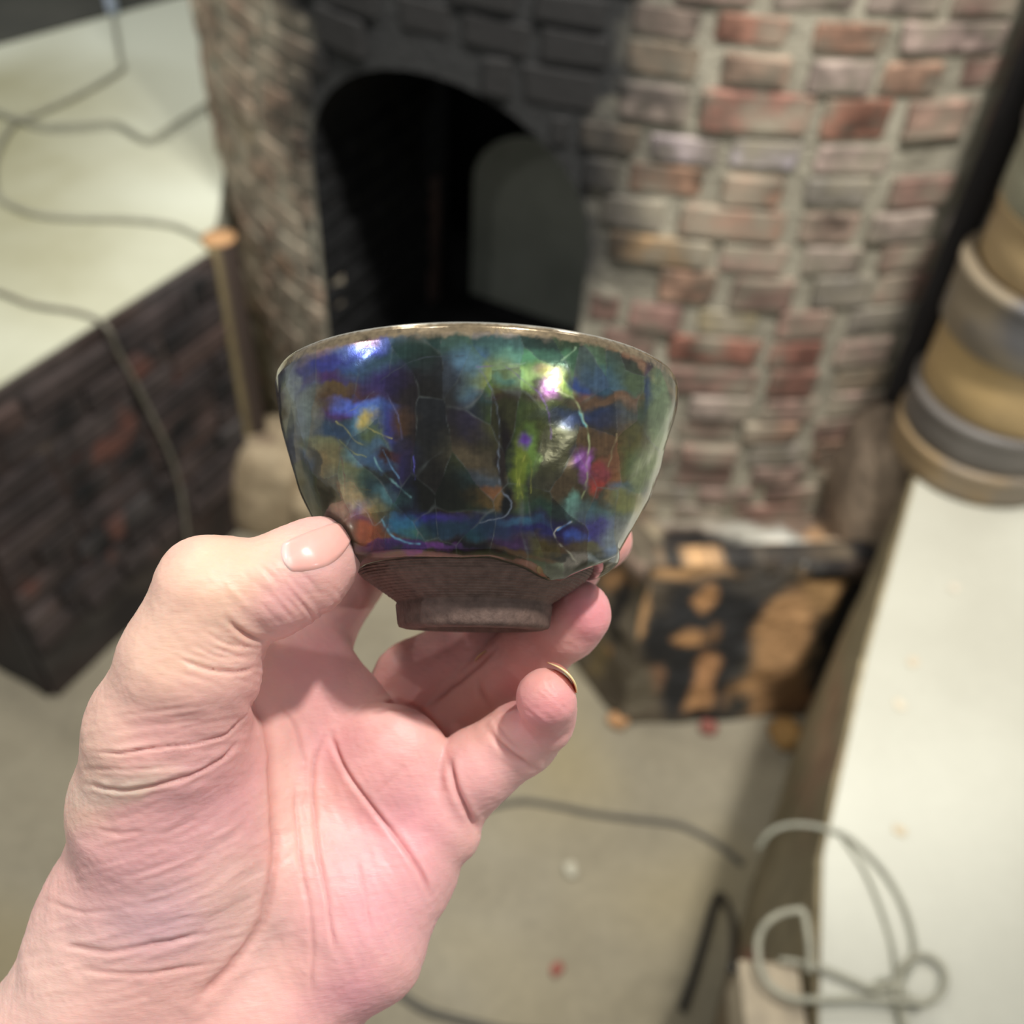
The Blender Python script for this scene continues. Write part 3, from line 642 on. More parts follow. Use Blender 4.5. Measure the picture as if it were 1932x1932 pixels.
# pale plug hanging in at the top left
pp = on_z(214, 28, PLAT)
plug = empty('plug_connector', (pp[0], pp[1], PLAT)); tag(plug, 'pale blue upright cable connector at the top left of the cream floor', 'connector')
V, Q = lathe([(0.0, 0.0), (0.012, 0.0), (0.018, 0.02), (0.018, 0.12), (0.013, 0.14), (0.0, 0.14)], 24); obj_from('body', V, Q, [plain('pale_blue_plastic', (196, 208, 232), 0.4)], plug)
V, Q = lathe([(0.0, 0.14), (0.02, 0.14), (0.02, 0.152), (0.0, 0.152)], 24); obj_from('collar', V, Q, [plain('grey_plastic', (110, 112, 116), 0.5)], plug)

# ------------------------------------------------------------------ the tea bowl
S = D0/F                                               # one modelling unit (0.114 mm)
AX = 0.012*CR + cos(radians(9))*CU + sin(radians(9))*CF; AX /= np.linalg.norm(AX)
BX = CR - AX*(CR@AX); BX /= np.linalg.norm(BX); BY = np.cross(AX, BX)          # BY points away from the camera
ZS = 0.965                                             # height factor
BC = CAM + D0*ray(898, 957) - AX*S*238*ZS
BM = Matrix.Identity(4)
for i in range(3):
    BM[i][0] = BX[i]; BM[i][1] = BY[i]; BM[i][2] = AX[i]; BM[i][3] = BC[i]
bowl = empty('tea_bowl'); bowl.matrix_world = BM
tag(bowl, 'small iridescent glazed tea bowl with bare brown clay foot held up in the hand', 'bowl')
GH = [85, 95, 105, 115, 125, 140, 160, 197, 257, 327, 387, 430, 456, 470, 478]
GR = [203, 214, 227, 240, 252, 263, 274, 294, 325, 349, 366, 376, 380, 379, 374]
_h = np.arange(60, 500.0); _g = np.interp(_h, GH, GR); _gs = np.convolve(np.pad(_g, 20, 'edge'), np.hanning(43)[1:-1]/np.hanning(43).sum(), 'valid'); _gs = _gs[:len(_h)]
_k = np.clip((_h-130)/30, 0, 1)*np.clip((462-_h)/20, 0, 1); GR = list(_g*(1-_k)+_gs*_k); GH = list(_h)
CHh = [0, 3, 9, 44, 49, 52, 95, 130, 200]
CHr = [132, 138, 141, 145, 143, 146, 207, 236, 280]
EX = [-240, -205, -115, -15, 35, 105, 140, 170, 195, 215, 232, 245, 262]
EH = [104, 108, 113, 110, 112, 98, 88, 82, 84, 104, 121, 112, 90]
def edge_h(T):                                         # lower edge of the glaze, T=0 faces the viewer
    x = 250*np.sin(T); f = np.interp(x, EX, EH); bk = 104+9*np.sin(3*T+1)+6*np.sin(7*T)
    w = np.clip((np.cos(T)+0.15)/0.3, 0, 1); return f*w+bk*(1-w)
def glaze_r(T, H):
    P = np.stack([np.sin(T).ravel()*2.2, np.cos(T).ravel()*2.2, (H/150).ravel()], -1)
    mid = np.clip((H-90)/60, 0, 1)*np.clip((476-H)/60, 0, 1)
    n = fbm(P, 61, 3).reshape(T.shape)*7*mid
    fac = np.abs(np.sin(3.5*(T+0.55*np.sin(H/110)+0.4)))          # knife-cut facets under the glaze
    n = n + (np.sqrt(fac*fac+0.03)-0.6)*5.0*mid
    fold = np.abs(np.sin(2.0*T-H/150+0.8)); n = n-(np.exp(-(fold/0.12)**2))*1.0*mid
    e = edge_h(T); roll = np.clip((H-e)/16, 0, 1); bead = np.exp(-((H-e-14)/15)**2)*(5+3*np.sin(5*T)+9*np.exp(-((np.sin(T)*250-225)/30)**2))
    fine = fbm(np.stack([np.sin(T).ravel()*16, np.cos(T).ravel()*16, (H/26).ravel()], -1), 77, 3).reshape(T.shape)*0.22
    return np.interp(H, GH, GR)+n+bead+fine, roll

LUS_REFL = [  # lustre patches plus painted reflections: place as seen on the bowl's front, size, angle, colour
 (600, 672, 80, 12, -16, (150, 128, 96), .6), (760, 634, 130, 9, -6, (142, 124, 98), .6), (960, 632, 120, 8, 2, (150, 132, 108), .6), (1150, 655, 80, 9, 22, (152, 118, 72), .6), (1225, 700, 50, 9, 40, (160, 136, 88), .6),
 (640, 690, 90, 24, -14, (44, 48, 130), .7), (560, 730, 30, 60, 0, (54, 50, 104), .6), (655, 735, 70, 22, -5, (92, 74, 38), .4), (600, 765, 40, 22, 0, (86, 66, 36), .5), (700, 748, 40, 20, 0, (80, 62, 46), .6),
 (640, 712, 80, 9, -3, (70, 38, 92), .6), (630, 778, 80, 9, -4, (84, 30, 92), .6), (700, 655, 60, 12, -10, (92, 130, 170), .7), (700, 672, 40, 26, 0, (44, 62, 178), .7), (740, 690, 90, 26, -8, (54, 96, 110), .6),
 (820, 665, 120, 26, -5, (44, 74, 74), .7), (960, 665, 120, 26, 3, (66, 96, 82), .7), (740, 725, 60, 26, 0, (48, 44, 96), .7), (700, 770, 60, 14, 5, (70, 110, 220), .6), (700, 800, 40, 32, -30, (90, 160, 180), .6),
 (697, 788, 16, 14, 0, (190, 190, 90), .8), (712, 825, 36, 30, 0, (104, 132, 84), .5), (735, 800, 18, 44, -20, (40, 60, 150), .7), (620, 810, 50, 30, 10, (46, 72, 96), .7), (575, 800, 24, 70, 6, (120, 128, 110), .7),
 (545, 770, 14, 80, 3, (150, 156, 134), .6), (560, 850, 18, 50, 8, (112, 122, 132), .7), (610, 850, 40, 26, 20, (116, 124, 84), .5), (640, 880, 60, 26, 10, (128, 116, 70), .5), (660, 905, 34, 50, -20, (116, 118, 78), .6),
 (600, 890, 10, 60, -18, (70, 70, 52), .5), (640, 930, 40, 40, -20, (110, 118, 92), .6), (610, 940, 14, 60, -24, (52, 58, 44), .5), (580, 900, 14, 60, -20, (58, 74, 84), .5), (700, 850, 40, 20, 5, (88, 130, 140), .6), (720, 872, 40, 12, 0, (74, 126, 158), .6),
 (745, 865, 34, 14, 8, (74, 48, 36), .5), (770, 900, 26, 60, 0, (44, 46, 108), .6), (700, 905, 26, 30, -20, (66, 84, 70), .6), (720, 930, 26, 34, 0, (40, 58, 60), .6), (745, 935, 26, 20, 10, (80, 120, 124), .6),
 (850, 800, 100, 130, 0, (36, 34, 30), .5), (760, 790, 26, 24, -40, (92, 70, 34), .6), (880, 700, 36, 34, 10, (84, 124, 150), .7), (890, 730, 26, 40, -10, (70, 104, 126), .7), (840, 720, 50, 40, 0, (48, 56, 66), .8),  # dark middle patches: the viewer's reflection painted into the glaze
 (800, 760, 60, 60, 0, (34, 34, 34), .7), (900, 790, 40, 30, 0, (46, 44, 62), .8), (880, 870, 50, 34, 20, (82, 76, 54), .7), (900, 905, 44, 20, 5, (70, 84, 92), .7), (925, 940, 44, 18, 10, (118, 82, 46), .6),
 (830, 930, 70, 60, 0, (34, 30, 24), .6), (960, 950, 14, 30, -10, (24, 22, 24), .5), (930, 975, 26, 14, 0, (40, 48, 70), .7),
 (960, 720, 60, 26, 0, (112, 122, 54), .7), (1010, 700, 70, 24, 5, (128, 152, 96), .7), (1010, 672, 60, 14, 0, (96, 146, 112), .7), (1035, 708, 30, 14, 0, (176, 140, 130), .7), (1050, 715, 26, 18, 0, (184, 168, 84), .7),
 (1075, 720, 26, 20, 0, (150, 166, 80), .7), (985, 712, 26, 14, 0, (190, 214, 130), .8), (960, 715, 26, 12, 0, (110, 160, 130), .7), (1030, 738, 22, 14, 0, (122, 58, 122), .7), (970, 745, 50, 9, 0, (80, 40, 60), .7),
 (1130, 700, 60, 30, 15, (70, 100, 84), .7), (1100, 735, 24, 14, 20, (44, 76, 124), .6), (1150, 720, 50, 20, 10, (62, 98, 112), .7), (1200, 720, 40, 26, 10, (76, 96, 62), .7), (1150, 755, 80, 14, 0, (112, 88, 58), .6),
 (1000, 800, 70, 50, 0, (76, 76, 34), .7), (960, 780, 40, 50, 0, (66, 74, 40), .7), (1130, 790, 90, 18, 2, (48, 62, 88), .6), (1225, 750, 10, 60, 4, (54, 66, 96), .5), (1245, 780, 16, 120, 6, (120, 134, 106), .7), (1200, 790, 40, 30, 0, (76, 84, 70), .7),
 (1150, 850, 80, 46, 0, (82, 70, 44), .6), (1050, 860, 50, 60, 0, (74, 68, 38), .7), (985, 880, 14, 56, 0, (116, 120, 32), .5), (1005, 850, 12, 40, 0, (104, 124, 50), .7), (992, 836, 12, 14, 0, (100, 50, 150), .7), (950, 860, 12, 70, 0, (36, 32, 28), .5),
 (1100, 865, 22, 22, 20, (78, 42, 98), .6), (1110, 880, 10, 30, 8, (130, 80, 150), .6), (1130, 905, 12, 30, 16, (150, 48, 34), .6), (1140, 895, 26, 16, 0, (112, 52, 58), .8), (1160, 900, 16, 60, 12, (112, 78, 42), .6), (1190, 860, 20, 50, 10, (104, 96, 52), .7),
 (1205, 880, 30, 30, 0, (96, 110, 76), .7), (1180, 925, 34, 12, 10, (70, 96, 116), .6), (1215, 890, 14, 60, 22, (130, 140, 106), .7), (1180, 955, 30, 22, 20, (110, 116, 66), .7), (1060, 915, 40, 26, 0, (64, 56, 36), .7),
 (1040, 960, 50, 16, 0, (50, 70, 60), .7), (1080, 955, 14, 22, 10, (96, 150, 130), .5), (1120, 970, 50, 22, 8, (70, 94, 90), .7), (1170, 985, 30, 16, 10, (96, 112, 104), .7),
 (1000, 1000, 70, 26, 0, (44, 36, 92), .7), (1060, 1010, 60, 26, 6, (40, 34, 98), .6), (1130, 1005, 50, 26, 4, (58, 48, 112), .7), (1085, 1010, 20, 14, 0, (52, 90, 190), .7), (1110, 1030, 26, 16, 0, (96, 88, 56), .6), (1160, 1020, 26, 40, 14, (112, 120, 122), .7),
 (1030, 1030, 60, 16, 12, (94, 74, 44), .7), (960, 1025, 40, 18, 0, (62, 34, 72), .7), (985, 985, 40, 8, 0, (52, 84, 120), .7), (1000, 1045, 70, 6, 8, (92, 60, 40), .7), (1090, 1060, 40, 10, 0, (150, 152, 140), .6), (1060, 1050, 24, 6, 20, (22, 20, 20), .6),
 (900, 1000, 60, 20, 0, (32, 46, 76), .7), (800, 985, 60, 16, 0, (50, 42, 138), .7), (760, 995, 40, 20, 20, (44, 104, 140), .6), (790, 1008, 30, 12, 10, (70, 104, 90), .7), (850, 1005, 50, 16, 0, (30, 60, 76), .7), (880, 1035, 60, 16, 0, (26, 18, 26), .6),
 (700, 1000, 34, 24, 10, (128, 78, 42), .5), (720, 1020, 40, 14, 10, (116, 72, 44), .6), (680, 975, 24, 12, 20, (72, 40, 100), .6), (690, 960, 30, 14, 0, (84, 98, 124), .7), (710, 965, 26, 20, 0, (112, 108, 70), .7), (780, 1032, 90, 7, 4, (88, 44, 110), .6), (720, 1035, 50, 10, 0, (62, 34, 90), .7)]
VEINS = [([(730, 742), (752, 790), (758, 830)], (96, 96, 132), 1.6), ([(706, 738), (680, 762), (650, 782)], (120, 130, 150), 1.3), ([(676, 785), (700, 810), (740, 828)], (170, 160, 90), 1.6), ([(635, 795), (655, 812), (668, 830), (690, 840)], (176, 170, 100), 1.8),
 ([(640, 830), (660, 850), (690, 862)], (160, 160, 90), 1.6), ([(900, 690), (930, 740), (942, 800), (940, 870), (945, 920), (965, 950), (950, 975), (905, 985)], (112, 120, 132), 1.8), ([(715, 722), (760, 690), (820, 672), (890, 672)], (70, 76, 84), 1.2),
 ([(900, 694), (950, 690), (985, 715), (1020, 745), (1035, 780), (1040, 830)], (120, 84, 150), 1.6), ([(1048, 737), (1085, 755), (1100, 790), (1112, 830), (1108, 865), (1108, 905), (1098, 940)], (176, 186, 130), 2.4), ([(1094, 775), (1104, 805)], (96, 168, 176), 2.6),
 ([(1112, 862), (1107, 888)], (176, 116, 190), 3.2), ([(1060, 680), (1075, 668), (1085, 655)], (170, 206, 160), 2.2), ([(1078, 985), (1050, 998), (1047, 1015), (1065, 1035), (1088, 1060)], (190, 186, 170), 2.0), ([(1076, 985), (1052, 1000)], (90, 150, 220), 2.4),
 ([(1125, 940), (1160, 965), (1185, 990)], (60, 62, 50), 1.2), ([(665, 940), (690, 965), (705, 992), (725, 975)], (120, 130, 130), 1.4), ([(705, 992), (702, 1040)], (70, 40, 30), 1.2), ([(720, 980), (735, 1005), (760, 1022), (790, 1027)], (110, 190, 220), 2.4),
 ([(640, 845), (648, 890), (650, 930)], (112, 70, 70), 1.6), ([(640, 915), (700, 925)], (84, 84, 60), 1.4),  ([(706, 862), (716, 884), (738, 905), (760, 925), (776, 938)], (130, 180, 180), 2.0), ([(722, 850), (738, 880), (752, 902)], (110, 160, 200), 1.6), ([(780, 860), (782, 905)], (90, 84, 190), 1.4),
 ([(975, 865), (976, 940)], (150, 156, 50), 2.0), ([(990, 860), (980, 900), (985, 940)], (160, 160, 60), 2.0), ([(1003, 870), (1002, 930)], (130, 130, 50), 1.6), ([(1165, 820), (1155, 850), (1148, 880)], (140, 122, 84), 2.0), ([(935, 690), (950, 684), (965, 688), (990, 684)], (180, 200, 180), 1.6)]
def lustre(V3):  # lustre colours together with the painted reflections
    Pw = BC + S*(V3[:, :1]*BX + V3[:, 1:2]*BY + V3[:, 2:3]*AX)
    front = V3[:, 1] < 0; Vm = V3.copy(); Vm[:, 1] = -np.abs(Vm[:, 1]); Vm[~front, 0] *= -1
    Pm = BC + S*(Vm[:, :1]*BX + Vm[:, 1:2]*BY + Vm[:, 2:3]*AX); x, y = proj(Pm)
    c = blobs(x, y, (62, 64, 46), LUS_REFL, 20, 71, 1/30)
    # crisp facets: each leaf-shaped cell of the cut surface carries its own tone
    qx = x+16*fbm(np.stack([x/70, y/70, x*0], -1), 101, 3); qy = y+16*fbm(np.stack([x/70, y/70, x*0+3], -1), 102, 3)
    rr = np.random.default_rng(5); best = np.full(len(x), 1e9); sec = best.copy(); idb = np.zeros(len(x), int)
    for k_ in range(60):
        cx, cy = rr.uniform(500, 1290), rr.uniform(620, 1080); d = ((qx-cx)/1.0)**2+((qy-cy)/1.9)**2
        cl = d < best; sec = np.where(cl, best, np.minimum(sec, d)); idb = np.where(cl, k_, idb); best = np.where(cl, d, best)
    tone = rr.uniform(0.55, 1.35, 60); tint = rr.uniform(0.82, 1.18, (60, 3)); c = c*tone[idb][:, None]*tint[idb]
    edge = np.exp(-((np.sqrt(sec)-np.sqrt(best))/1.6)**2)*np.clip(0.3+fbm(np.stack([x/40, y/40, x*0], -1), 103, 2), 0, 1)
    c = c+(lin((110, 116, 112))-c)*0.5*edge[:, None]
    st = fbm(np.stack([x/4.5, y/60, x*0], -1), 81, 3); c = c*(1+0.22*st[:, None])            # fine vertical streaks
    sp = fbm(np.stack([x/9, y/7, x*0], -1), 84, 3); c = c*(1+0.30*sp[:, None])
    wx = x+3.0*fbm(np.stack([x/12, y/12, x*0], -1), 91, 3); wy = y+3.0*fbm(np.stack([x/12, y/12, x*0+5], -1), 92, 3)
    for pts, colr, wd in VEINS:
        box = (x > min(p[0] for p in pts)-20) & (x < max(p[0] for p in pts)+20) & (y > min(p[1] for p in pts)-20) & (y < max(p[1] for p in pts)+20)
        if not box.any(): continue
        d = seg_dist(wx[box], wy[box], spline([(q0, q1) for q0, q1 in pts], 6)); w = (np.exp(-(d/(0.8*wd))**2)*np.clip(0.45+0.9*fbm(np.stack([x[box]/14, y[box]/14, 0*x[box]+wd], -1), 93, 2), 0.05, 0.85))[:, None]
        c[box] += (lin(colr)*1.1-c[box])*w
    return np.clip(c, 0, 1)

nT, nH = 1100, 250
th = np.linspace(-pi, pi, nT, endpoint=False); tt = np.linspace(0, 1, nH)
T, TT = np.meshgrid(th, tt, indexing='ij'); e = edge_h(T); Hh = e+(474-e)*TT
R, roll = glaze_r(T, Hh)
R = R - 8*(1-np.sqrt(np.clip(1-(1-np.clip((Hh-e)/12, 0, 1))**2, 0, 1)))
lipn = 7; la = np.linspace(0.15, pi, lipn); inH = np.linspace(468, 60, 40)
cols_r = [np.interp(e[:, :1], CHh, CHr)-3, R]; cols_h = [e[:, :1]+3, Hh]; Rtop = R[:, -1:]
cols_r.append(Rtop-7+7*np.cos(la)[None, :]); cols_h.append(474+6*np.sin(la)[None, :]+0*Rtop)
Rin = np.interp(inH, GH, GR)-18; Rin = np.where(inH < 110, np.interp(inH, [60, 110], [0.5, 205]), Rin)
cols_r.append(np.broadcast_to(Rin[None, :], (nT, 40))); cols_h.append(np.broadcast_to(inH[None, :], (nT, 40)))
RR = np.hstack(cols_r); HH = np.hstack(cols_h); nZ = RR.shape[1]; TT2 = np.broadcast_to(th[:, None], RR.shape)
V3 = np.stack([RR*np.sin(TT2), -RR*np.cos(TT2), HH*ZS], -1).reshape(-1, 3)
colr = lustre(V3)
hh = V3[:, 2]/ZS; k = fbm(np.stack([V3[:, 0]/7, V3[:, 1]/7, hh/5], -1), 95, 3)
rimw = np.clip((hh-455+7*k)/8, 0, 1)[:, None]; colr = colr*(1-rimw)+lin((134, 116, 88))*(1+0.5*k[:, None])*rimw   # brown worn lip
lipw = np.clip((hh-474+2*k)/3, 0, 1)[:, None]; colr = colr*(1-lipw)+lin((176, 172, 160))*lipw
inner = np.tile(np.arange(nZ) >= nH+1+lipn, nT)[:, None]; colr = np.where(inner, lin((54, 52, 48)), colr)
m_glaze, nt, b = mat('lustre_glaze')
a = N(nt, 'ShaderNodeAttribute', attribute_name='Col').outputs['Color']
hs = N(nt, 'ShaderNodeHueSaturation'); hs.inputs['Saturation'].default_value = 0.92; hs.inputs['Value'].default_value = 1.2; nt.links.new(a, hs.inputs['Color'])
nt.links.new(hs.outputs[0], b.inputs['Base Color']); b.inputs['Metallic'].default_value = 0.6; b.inputs['Roughness'].default_value = 0.2
b.inputs['Coat Weight'].default_value = 0.55; b.inputs['Coat Roughness'].default_value = 0.025; b.inputs['Coat IOR'].default_value = 1.42
tcn = N(nt, 'ShaderNodeTexCoord').outputs['Object']
bump(nt, b, noise(nt, 900, 3, tcn), 0.15, 0.0002)
glaze = obj_from('glaze', V3*S, grid_faces(nT, nZ, True), [m_glaze], bowl, True, colr)
glaze['label'] = 'iridescent blue, green and violet lustre glaze with a brown lip'

m_clay, nt, b = mat('brown_stoneware')
tcn = N(nt, 'ShaderNodeTexCoord').outputs['Object']
r1 = ramp(nt, [(0.3, (84, 66, 58)), (0.7, (112, 90, 80))]); nt.links.new(noise(nt, 500, 4, tcn), r1.inputs[0])
nt.links.new(r1.outputs[0], b.inputs['Base Color']); b.inputs['Roughness'].default_value = 0.62; b.inputs['Specular IOR Level'].default_value = 0.4
bump(nt, b, noise(nt, 1500, 4, tcn), 0.5, 0.0003)
nc = 700; hs1 = np.concatenate([[0, 0, 0, 3, 9], np.linspace(12, 44, 14), [49], np.linspace(52, 150, 150)])
rs = np.interp(hs1, CHh, CHr); rs[0] = 88; rs[1] = 104; rs[2] = 128
groove = np.where(hs1 > 54, 1.0*np.sin(hs1*2*pi/4.6), 0)
T, Rb = np.meshgrid(np.linspace(-pi, pi, nc, endpoint=False), rs+groove, indexing='ij'); Hc = np.broadcast_to(hs1, T.shape).copy()
Hc[:, 0] = 24
Rb = Rb + np.where(Hc > 54, 1.6*fbm(np.stack([np.sin(T).ravel()*9, np.cos(T).ravel()*9, Hc.ravel()/5], -1), 14, 3).reshape(T.shape), 0.8*fbm(np.stack([np.sin(T).ravel()*30, np.cos(T).ravel()*30, Hc.ravel()/5], -1), 15, 3).reshape(T.shape))
T = np.hstack([T[:, :1], T]); Rb = np.hstack([0*Rb[:, :1]+0.5, Rb]); Hc = np.hstack([Hc[:, :1]+2, Hc])
V3c = np.stack([Rb*np.sin(T), -Rb*np.cos(T), Hc*ZS], -1).reshape(-1, 3)
clay = obj_from('clay_foot', V3c*S, grid_faces(nc, T.shape[1], True), [m_clay], bowl, True)
clay['label'] = 'bare dark brown clay foot with fine turning lines'
# ------------------------------------------------------------------ the hand: one continuous surface grown from a distance field
HU = []                                               # (group, smooth, prims)
def P3(px, py, dz): D = F-dz; return np.array([(px-966)*D/F, -(py-966)*D/F, dz])     # x right, y up, z towards the viewer
VOX = 4.0
LO = np.array([-1480., -1400., -470.]); HI = np.array([270., 60., 360.])
NV = ((HI-LO)/VOX).astype(int)+1
gx = (LO[0]+VOX*np.arange(NV[0])).astype(np.float32); gy = (LO[1]+VOX*np.arange(NV[1])).astype(np.float32); gz = (LO[2]+VOX*np.arange(NV[2])).astype(np.float32)
BIG = 90.0
def sub(lo, hi):
    a = np.clip(((lo-LO)/VOX).astype(int), 0, NV-1); b_ = np.clip(((hi-LO)/VOX).astype(int)+2, 1, NV); return tuple(slice(i, j) for i, j in zip(a, b_))
def smin_into(Fd, sl, d, k):
    cur = Fd[sl]
    if k <= 0: Fd[sl] = np.minimum(cur, d); return
    h = np.clip(0.5+0.5*(cur-d)/k, 0, 1); Fd[sl] = cur*(1-h)+d*h-k*h*(1-h)
def cone(Fd, a, b_, k):                               # rounded cone between (px,py,dz,r) points
    A, B = P3(*a[:3]), P3(*b_[:3]); ra, rb = a[3]*(F-a[2])/F, b_[3]*(F-b_[2])/F; pad = max(ra, rb)+BIG
    sl = sub(np.minimum(A, B)-pad, np.maximum(A, B)+pad)
    X = gx[sl[0]][:, None, None]; Y = gy[sl[1]][None, :, None]; Z = gz[sl[2]][None, None, :]
    v = (B-A).astype(np.float32); L2 = float(v@v)+1e-6
    t = np.clip(((X-A[0])*v[0]+(Y-A[1])*v[1]+(Z-A[2])*v[2])/L2, 0, 1).astype(np.float32)
    d = np.sqrt((X-A[0]-t*v[0])**2+(Y-A[1]-t*v[1])**2+(Z-A[2]-t*v[2])**2)-(ra+(rb-ra)*t)
    smin_into(Fd, sl, np.minimum(d, BIG).astype(np.float32), k)
def ell(Fd, c, r, ang, k):                            # ellipsoid: centre (px,py,dz), radii, turned by ang in the picture plane
    C = P3(*c); r = np.array(r, float); sl = sub(C-r.max()-BIG, C+r.max()+BIG)
    X = gx[sl[0]][:, None, None]-C[0]; Y = gy[sl[1]][None, :, None]-C[1]; Z = gz[sl[2]][None, None, :]-C[2]
    ca, sa = cos(radians(ang)), sin(radians(ang)); U = X*ca+Y*sa; W = -X*sa+Y*ca
    k0 = np.sqrt((U/r[0])**2+(W/r[1])**2+(Z/r[2])**2); k1 = np.sqrt((U/r[0]**2)**2+(W/r[1]**2)**2+(Z/r[2]**2)**2)+1e-9
    d = k0*(k0-1)/k1; smin_into(Fd, sl, np.minimum(d, BIG).astype(np.float32), k)
def chain(Fd, pts, k):
    for a, b_ in zip(pts[:-1], pts[1:]): cone(Fd, a, b_, k)
new = lambda: np.full(NV, BIG, np.float32)
PALM = new()
PALM_CH = [[(604, 1325, -125, 88), (470, 1600, -60, 125), (330, 1860, -40, 165)],
           [(690, 1400, -115, 84), (560, 1640, -60, 125), (360, 1870, -40, 170)],
           [(765, 1470, -95, 84), (640, 1680, -70, 125), (420, 1890, -50, 170)],
           [(812, 1545, -65, 84), (745, 1640, -60, 106), (640, 1760, -60, 130), (500, 1890, -55, 165)]]
for c_ in PALM_CH: chain(PALM, c_, 45)
chain(PALM, [(480, 1900, -50, 175), (300, 2100, -40, 190), (80, 2420, -30, 215)], 70)      # forearm
chain(PALM, [(230, 1850, -10, 185), (120, 2050, -20, 190), (-60, 2380, -20, 215)], 70)
ell(PALM, (335, 1580, 45), (185, 300, 165), -4, 60)                                          # ball of the thumb
ell(PALM, (280, 1750, 20), (200, 200, 150), 0, 60)
ell(PALM, (744, 1452, -40), (112, 128, 72), 28, 34)                                           # pads under the fingers
ell(PALM, (835, 1530, -45), (62, 100, 62), 30, 22)
ell(PALM, (590, 1305, -112), (104, 124, 76), 14, 40)
cone(PALM, (420, 1400, 10, 92), (560, 1270, -125, 88), 40)
cone(PALM, (470, 1250, -60, 70), (560, 1240, -140, 78), 40)
ell(PALM, (668, 1352, -112), (76, 92, 62), 20, 26)
ell(PALM, (640, 1720, -10), (120, 190, 110), 40, 60)                                         # heel of the hand
THUMB = new()
chain(THUMB, [(606, 1049, 150, 74), (575, 1074, 165, 86), (505, 1110, 185, 92), (400, 1125, 200, 100)], 24)
chain(THUMB, [(400, 1125, 200, 100), (360, 1250, 185, 124), (318, 1380, 140, 142), (300, 1520, 80, 160)], 40)
cone(THUMB, (372, 1066, 190, 46), (420, 1066, 190, 46), 30)
INDEX = new(); chain(INDEX, [(566, 1290, -130, 88), (600, 1165, -235, 76), (705, 1020, -335, 71), (950, 985, -345, 66), (1040, 990, -310, 62), (1134, 1018, -235, 58)], 18)
MIDDLE = new(); chain(MIDDLE, [(712, 1400, -215, 78), (782, 1282, -226, 73), (905, 1216, -238, 69), (1010, 1140, -262, 66), (1075, 1070, -275, 60)], 18)
RING = new(); chain(RING, [(772, 1455, -205, 78), (848, 1358, -212, 72), (930, 1290, -196, 69), (1015, 1222, -120, 64), (1068, 1180, -75, 65), (1094, 1156, -52, 61)], 16)
PINKY = new(); chain(PINKY, [(822, 1535, -75, 80), (900, 1450, -40, 74), (985, 1392, -22, 68), (1030, 1366, 20, 54)], 16)
TIP = new(); chain(TIP, [(1036, 1352, 25, 52), (1030, 1318, 90, 57)], 10)
smin_into(PINKY, tuple(slice(0, n) for n in NV), TIP, 5)
FULL = None; allsl = tuple(slice(0, n) for n in NV)
for Fd, k in ((THUMB, 42), (INDEX, 26), (MIDDLE, 7), (RING, 7), (PINKY, 10)):
    smin_into(Fd, allsl, PALM, k)
    if FULL is None: FULL = Fd
    else: smin_into(FULL, allsl, Fd, 4)
del PALM, THUMB, INDEX, MIDDLE, RING, PINKY, TIP
g = openvdb.FloatGrid(BIG); g.copyFromArray(np.ascontiguousarray(FULL))
Pv, Qv = g.convertToQuads(0.0); del FULL
Pv = Pv.astype(np.float64)*VOX+LO; Qv = Qv.astype(np.int64)
def vnormals(P, Q):
    n = np.cross(P[Q[:, 2]]-P[Q[:, 0]], P[Q[:, 3]]-P[Q[:, 1]]); o = np.zeros_like(P)
    for i in range(4):
        for a in range(3): o[:, a] += np.bincount(Q[:, i], n[:, a], len(P))
    return o/(np.linalg.norm(o, axis=1, keepdims=True)+1e-9)
def smooth(P, Q, it):
    cnt = np.zeros(len(P)); 
    for i in range(4): cnt += np.bincount(Q[:, i], minlength=len(P))*2
    for _ in range(it):
        o = np.zeros_like(P)
        for i in range(4):
            for j in (1, 3):
                for a in range(3): o[:, a] += np.bincount(Q[:, i], P[Q[:, (i+j) % 4], a], len(P))
        P = 0.5*P+0.5*o/cnt[:, None]
    return P
Pv = smooth(Pv, Qv, 4); Nv = vnormals(Pv, Qv)
cen = Pv.mean(0)
if np.mean(np.einsum('ij,ij->i', Nv, Pv-cen)) < 0: Qv = Qv[:, ::-1]; Nv = -Nv
def pix(P): D = F-P[:, 2]; return 966+F*P[:, 0]/D, 966-F*P[:, 1]/D
hx, hy = pix(Pv); toc = -Pv.copy(); toc[:, 2] += F; toc /= np.linalg.norm(toc, axis=1, keepdims=True); facing = np.einsum('ij,ij->i', Nv, toc)
